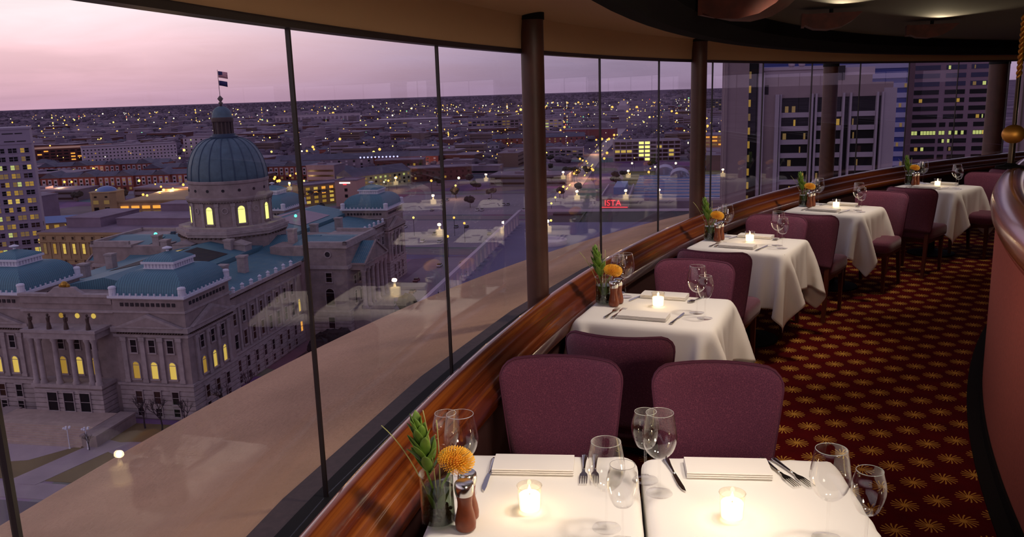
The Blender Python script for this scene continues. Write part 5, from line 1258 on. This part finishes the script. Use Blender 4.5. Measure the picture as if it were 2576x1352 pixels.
while len(placed) < 285 and tries < 20000:
    tries += 1
    az = R(random.uniform(-33, 16)); D = 430*math.exp(random.random()**.85*1.95); x, y = D*math.sin(az), D*math.cos(az)
    if D < 600 and az > R(-6): continue
    qx, qy = x-SHX, y-SHY; qu = qx*math.cos(TH)+qy*math.sin(TH); qv = -qx*math.sin(TH)+qy*math.cos(TH)
    if abs(qu-10-(40+(qv-190)*(-15/570.) if qv < 760 else 25.5-(qv-760)*.0115)) < 62: continue
    if any(math.hypot(x-c[0], y-c[1]) < r for c, r in occ) or any(math.hypot(x-a, y-b_) < 30+D*.008 for a, b_ in placed): continue
    pr_, w_, rt = random.choice(protos); placed.append((x, y)); rz = TH+random.choice((0, 0, PI/2, 0))+random.uniform(-.05, .05)
    zn = ('far left', 'left', 'middle', 'right', 'far right')[min(4, int((az+R(33))/R(49)*5))]; dn_ = 'near' if D < 800 else ('mid distance' if D < 1500 else 'distant')
    ck = ('grey violet', 'dark brick', 'red brick', 'lavender', 'grey', 'brown', 'pale')[protos.index(next(p for p in protos if p[0] == pr_)) % 7]
    lab = '%s %s %s, %s of the plain, %s' % (dn_, ck, ('flat block', 'hip roofed house')[rt], zn, 'broad' if w_ > 30 else 'narrow')
    if pr_.name not in used: used.add(pr_.name); pr_.location = (x, y, ZG); pr_.rotation_euler = (0, 0, rz); pr_['label'] = lab; pr_['group'] = GN[rt]
    else: dup(pr_, (x, y, ZG), rz, lab, GN[rt])
far = MB()
for k in range(1500):
    az = R(random.uniform(-36, 20)); D = 1500*math.exp(random.random()*1.5); x, y = D*math.sin(az), D*math.cos(az); w, d, h = random.uniform(14, 60), random.uniform(10, 30), random.uniform(4, 12)
    far.box(x, y, ZG, x+w, y+d, ZG+h)
build(far, 'distant_rooftops', mat('far_roofs_hazed', srgb((136, 118, 138)), 1, var=(.004, .35, 3)), kind='stuff', label='countless distant rooftops toward the horizon', cat='rooftops')  # roof colour lightened to stand in for distant haze

# ---------------- trees
def blob(mb, x, y, z, r, rnd, sq=.7):
    o = len(mb.v); n = 7; rg = 4
    for i in range(rg+1):
        for k in range(n):
            a = 2*PI*k/n; q = PI*i/rg; f = rnd.uniform(.75, 1.15); mb.v.append((x+r*f*math.sin(q)*math.cos(a), y+r*f*math.sin(q)*math.sin(a), z+r*sq*f*math.cos(q)))
    for i in range(rg):
        for k in range(n): mb.f.append((o+i*n+k, o+(i+1)*n+k, o+(i+1)*n+(k+1) % n, o+i*n+(k+1) % n))
rnd = random.Random(5)
wood = MB()
def onroad(x, y, m=14):
    dx, dy = x-SHX, y-SHY; u_ = dx*math.cos(TH)+dy*math.sin(TH); v_ = -dx*math.sin(TH)+dy*math.cos(TH)
    uc = 40+(v_-190)*(-15/570.) if v_ < 760 else 25.5-(v_-760)*.0115
    return abs(u_-uc) < m+v_*.012
for k in range(9000):
    az = R(rnd.uniform(-37, 21)); D = 820*math.exp(rnd.random()*2.55); x, y = D*math.sin(az), D*math.cos(az)
    if onroad(x, y): continue
    if any(math.hypot(x-c[0], y-c[1]) < r*.8 for c, r in occ): continue
    blob(wood, x, y, ZG+3.2, rnd.uniform(3, 5.5)*(1+D/4200), rnd)
build(wood, 'winter_woodland', mat('bare_treetops_hazed', srgb((92, 76, 94)), 1, var=(.01, .3, 5)), kind='stuff', label='purple brown bare treetops covering the plain', cat='woodland')  # purple brown crowns, their colour lightened in place of haze
for k in range(60):
    az = R(rnd.uniform(-30, 14)); D = rnd.uniform(440, 900); x, y = D*math.sin(az), D*math.cos(az)
    if any(math.hypot(x-c[0], y-c[1]) < r*.7 for c, r in occ) and rnd.random() < .8: continue
    m = MB(); 
    for q in range(4): blob(m, rnd.uniform(-2, 2), rnd.uniform(-2, 2), rnd.uniform(3.5, 6), rnd.uniform(2, 3.2), rnd)
    t_ = thing('street_tree', 'small dark round tree between the blocks, %s, %s' % ('near' if D < 560 else ('middle distance' if D < 730 else 'far'), 'left' if x < -230 else ('right' if x > -20 else 'middle')), 'tree', (x, y, ZG), 0, 'dark round street trees')
    build(m, 'crown', mat('dark_crown', srgb((54, 46, 44)), 1), t_); build(MB().tube([(0, 0, 0), (0, 0, 3)], .2, 6), 'trunk', S_bronze, t_)
def bare_tree(x, y, h, seed, lab):
    rn = random.Random(seed); t_ = thing('bare_tree', lab, 'tree', cloc(x, y)+(ZG,), 0, 'leafless trees by the capitol'); tw = MB()
    def grow(p, d, L, r, dep):
        e = p+d*L; mid = (p+e)/2+Vector((rn.uniform(-.1, .1), rn.uniform(-.1, .1), 0))*L*.4; tw.tube([p, mid, e], [r, r*.85, r*.68], 5, cap=False)
        if dep == 0: return
        for _ in range(3 if dep > 1 else 2):
            nd = (d+Vector((rn.uniform(-1, 1), rn.uniform(-1, 1), rn.uniform(-.1, .7)))*.75).normalized(); grow(e, nd, L*rn.uniform(.6, .8), r*.62, dep-1)
    grow(Vector((0, 0, 0)), Vector((0, 0, 1)), h*.28, h*.022, 5)
    build(tw, 'branches', mat('bare_bark', srgb((46, 34, 44)), .9), t_)
for i, (u_, v_, h_) in enumerate(((-9.5, -5.5, 9.5), (-4.6, -6.5, 10), (.8, -5.5, 9), (4, 6, 9), (5, 14, 8.5), (-14.2, -18, 5))):
    bare_tree(u_, v_, h_, i+1, ('leafless tree before the near corner pavilion, left one', 'leafless tree before the near corner pavilion, right one', 'leafless tree at the corner of the near pavilion', 'leafless tree along the east side, nearer', 'leafless tree along the east side, farther', 'small leafless tree beside the entrance steps')[i])
for i, (u_, v_, r_) in enumerate(((8, 50, 3.2), (12, 56, 3.6), (6, 60, 2.6), (20, 96, 4), (28, 100, 4), (36, 98, 3.5), (18, 60, 2.2))):
    m = MB(); [blob(m, rnd.uniform(-1.5, 1.5), rnd.uniform(-1.5, 1.5), r_*rnd.uniform(.6, 1), r_*.8, rnd, .9) for _ in range(5)]
    o = build(m, 'evergreen_bush', mat('dark_evergreen', srgb((30, 26, 28)), 1), label='dark evergreen bush by the east side of the capitol', cat='bush', group='dark bushes east of the capitol'); o.location = cloc(u_, v_)+(ZG,)

# ---------------- cars
def car_proto(m, nm):
    t_ = thing('parked_car', 'x', 'car')
    build(MB().extr([(-2.1, .35), (-2.15, .75), (-1.2, .9), (1.6, .92), (2.15, .8), (2.15, .35)], 'x', -.85, .85), 'body', m, t_)
    build(MB().extr([(-1.1, .9), (-.6, 1.4), (1.0, 1.42), (1.6, .92)], 'x', -.75, .75), 'cabin', P_dark, t_)
    for (x, y) in ((-.8, -1.3), (.8, -1.3), (-.8, 1.35), (.8, 1.35)): o = build(MB().lathe([(.33, -.1), (.33, .1)], 10), 'wheel', S_dark, t_); o.location = (x, y, .33); o.rotation_euler = (0, PI/2, 0)
    return t_
cp = [(car_proto(mat('car_'+n, srgb(c), .3), n), n) for n, c in (('white', (196, 190, 204)), ('dark', (40, 34, 44)), ('silver', (130, 122, 138)), ('red', (110, 50, 52)))]
cu = set(); rnd = random.Random(11)
spots = [(rnd.choice(range(30))*2.9-54.5, v_+2.5, ZG+.1) for v_ in (224, 246, 268, 332, 356, 380) for _ in range(4)]+[(24+rnd.uniform(-16, 10), rnd.uniform(104, 186), ZG+.1) for _ in range(9)]+[(rnd.uniform(-190, -120)+0, rnd.uniform(330, 372), ZG+8.9) for _ in range(44)]+[(rnd.uniform(36, 44), rnd.uniform(100, 200), ZG+.3) for _ in range(8)]
for (u_, v_, z_) in spots:
    p, n_ = rnd.choice(cp); x, y = cloc(u_, v_); lab = '%s car %s' % (n_, 'on the garage roof deck at left' if z_ > ZG+1 else ('on the street beside the car parks' if u_ > 40 else ('on the lot beside the capitol' if v_ < 200 else ('in the nearer painted car park' if v_ < 300 else 'in the farther painted car park')))); g = '%s cars on the car parks' % n_
    if n_ not in cu: cu.add(n_); p.location = (x, y, z_); p.rotation_euler = (0, 0, TH+(PI/2 if rnd.random() < .2 else 0)); p['label'] = lab; p['group'] = g
    else: dup(p, (x, y, z_), TH+rnd.choice((0, PI)), lab, g)

# ---------------- street lamps and the lights of the plain
LC = {'orange': srgb((255, 190, 84)), 'yellow': srgb((255, 226, 120)), 'white': srgb((255, 246, 214)), 'green': srgb((150, 255, 190)), 'red': srgb((255, 96, 84))}
LM = {k: lit('lamp_'+k, v, {'orange': 1.7, 'yellow': 1.6, 'white': 1.6, 'green': .9, 'red': .9}[k]) for k, v in LC.items()}
lamp_p = {}; lamp_u = set()
def slamp(x, y, c, r=.9, h=9.5, lab=None, zb=ZG):
    k = (c, round(r, 1), h)
    if k not in lamp_p:
        t_ = thing('street_lamp', lab or '%s glowing street lamp on the dusk plain' % c, 'street lamp', (x, y, zb), 0, '%s street lamps' % c); lamp_p[k] = t_
        build(MB().tube([(0, 0, 0), (0, 0, h-.4)], .12, 5), 'post', S_dark, t_); build(MB().sphere((0, 0, h), r, 8, 6), 'lamp_head', LM[c], t_)
    o = dup(lamp_p[k], (x, y, zb), 0) if k in lamp_u else lamp_p[k]
    lamp_u.add(k); az_ = math.degrees(math.atan2(x, y)); D_ = math.hypot(x, y)
    o['label'] = '%s street lamp, %s, %s' % (c, 'near the car parks' if D_ < 520 else ('in the nearer streets' if D_ < 700 else ('in the middle distance' if D_ < 1100 else ('far out on the plain' if D_ < 2000 else 'toward the horizon'))), 'left of the dome' if az_ < -19.3 else ('between dome and second mullion' if az_ < -5 else ('behind the first pillar' if az_ < 0 else ('between the pillars' if az_ < 11 else 'right of the second pillar'))))
def at(px, py):     # where a lamp of the photograph stands on the ground (worked out once from its place in the view)
    d = CAMX*(px-1288)+CAMY*(676-py)+fw*2106; s_ = (ZG+9.5-EYE)/d.z; return d.x*s_, d.y*s_
big = [(235, 425), (162, 458), (350, 455), (360, 490), (370, 492), (402, 485), (412, 478), (435, 475), (405, 470), (461, 465), (243, 480), (180, 458), (147, 420), (175, 423), (183, 418), (185, 430), (148, 430), (222, 420), (575, 385), (486, 375), (452, 398), (463, 378), (428, 406), (314, 412), (540, 420), (668, 448), (690, 450), (698, 456), (703, 455), (728, 464), (692, 446), (745, 437), (730, 442), (765, 455), (792, 442), (806, 432), (804, 438), (835, 433), (838, 436), (997, 446), (977, 455), (772, 380), (790, 376), (787, 370), (683, 382), (665, 365), (670, 366), (867, 368), (1085, 455), (1146, 467), (1154, 448), (1021, 395), (1044, 393), (1059, 397), (1066, 387), (1080, 383), (1202, 382), (955, 376), (940, 383), (1444, 437), (1632, 433), (1475, 406), (1466, 404), (1459, 400), (1489, 425), (1492, 428), (1520, 399), (1527, 385), (1590, 411), (1648, 420), (1700, 411), (1768, 402), (1800, 370), (1785, 395), (1450, 335), (1340, 322), (1365, 302), (1372, 304), (1349, 300), (1380, 300), (1420, 320), (1410, 328), (1540, 270), (1578, 281), (1535, 275), (1602, 270), (1634, 295), (1640, 268), (1690, 280), (1702, 286), (1770, 290), (1775, 300), (1780, 317), (1810, 332), (1775, 331), (1386, 555), (1387, 512), (1397, 497), (1408, 484), (1356, 549), (1372, 531), (1417, 470), (1545, 340), (1532, 350), (1528, 352), (1500, 352), (1514, 350), (1340, 270), (1350, 266), (1360, 262), (1366, 264), (1372, 270), (1345, 275), (1352, 272), (1300, 282), (1310, 276), (1460, 264), (1480, 262), (1455, 258), (995, 540), (1142, 548), (1168, 562), (1040, 548), (1126, 595), (843, 275), (855, 350), (860, 293), (800, 295), (830, 287), (838, 285), (722, 295), (720, 330), (750, 334), (690, 318)]
rnd = random.Random(3)
for (px_, py_) in big:
    x, y = at(px_, py_); D = math.hypot(x, y); c = 'white' if (px_, py_) in ((1021, 395), (1044, 393), (1059, 397), (1066, 387), (1080, 383), (1154, 448), (1590, 411), (1648, 420), (1700, 411), (722, 295)) else rnd.choice(('orange', 'orange', 'orange', 'yellow'))
    slamp(x, y, c, round(max(.55, D*rnd.uniform(.0011, .0016)), 1))
nbig = len(big)
for k in range(130):
    az = R(rnd.uniform(-31, 15)); D = 560*math.exp(rnd.random()**.8*1.9); x, y = D*math.sin(az), D*math.cos(az)
    slamp(x, y, rnd.choice(('orange', 'orange', 'yellow', 'white', 'yellow')), round(D*rnd.uniform(.0006, .0010), 1))
for c, n_ in (('orange', 420), ('yellow', 230), ('white', 330), ('red', 40), ('green', 30)):
    m = MB()
    for k in range(n_):
        right = rnd.random() < .62; az = R(rnd.uniform(-5, 15) if right else rnd.uniform(-33, -3)); D = (900 if not right else 800)*math.exp(rnd.random()**.8*(1.65 if right else 1.9)); r_ = D*rnd.choice((.0003, .0004, .0005, .0008))
        if rnd.random() < .2: az = round(az/.07)*.07
        m.sphere((D*math.sin(az), D*math.cos(az), ZG+rnd.uniform(5, 12)), r_, 5, 4)
    build(m, '%s_city_lights' % c, LM[c], kind='stuff', label='scattered %s lights of the distant plain' % c, cat='city lights')
# traffic streaks of lamps along the straight street and pools of sodium light
for (x, y, e_) in ((at(1444, 437)+(9000,)), (at(1632, 433)+(9000,)), (at(400, 480)+(16000,)), (at(235, 425)+(12000,)), (at(700, 455)+(12000,)), (at(765, 455)+(9000,)), (at(430, 478)+(12000,)), (at(997, 446)+(9000,)), (at(150, 470)+(14000,)), (at(1060, 400)+(9000,)), (at(1146, 467)+(6000,)), (at(470, 470)+(12000,)), (at(1790, 380)+(15000,)), (at(1480, 420)+(9000,)), (cloc(33, 480)+(9000,)), (cloc(24, 760)+(12000,))):
    light('sodium_lamp_light', 'POINT', (x, y, ZG+9), e_, (1, .58, .26), shadow_soft_size=1.0)
hd = MB()
for k in range(34):
    v_ = rnd.uniform(215, 1100); u_ = (40+(v_-190)*(-15/570.) if v_ < 760 else 25.5-(v_-760)*.0115)+rnd.choice((-4, -2, 2, 4)); x, y = cloc(u_, v_); x2, y2 = cloc(u_, v_+rnd.uniform(3, 9)); hd.tube([(x, y, ZG+1.0), (x2, y2, ZG+1.0)], .42, 5)
build(hd, 'headlight_beads', LM['yellow'], kind='stuff', label='strings of headlights along the straight street', cat='traffic lights')
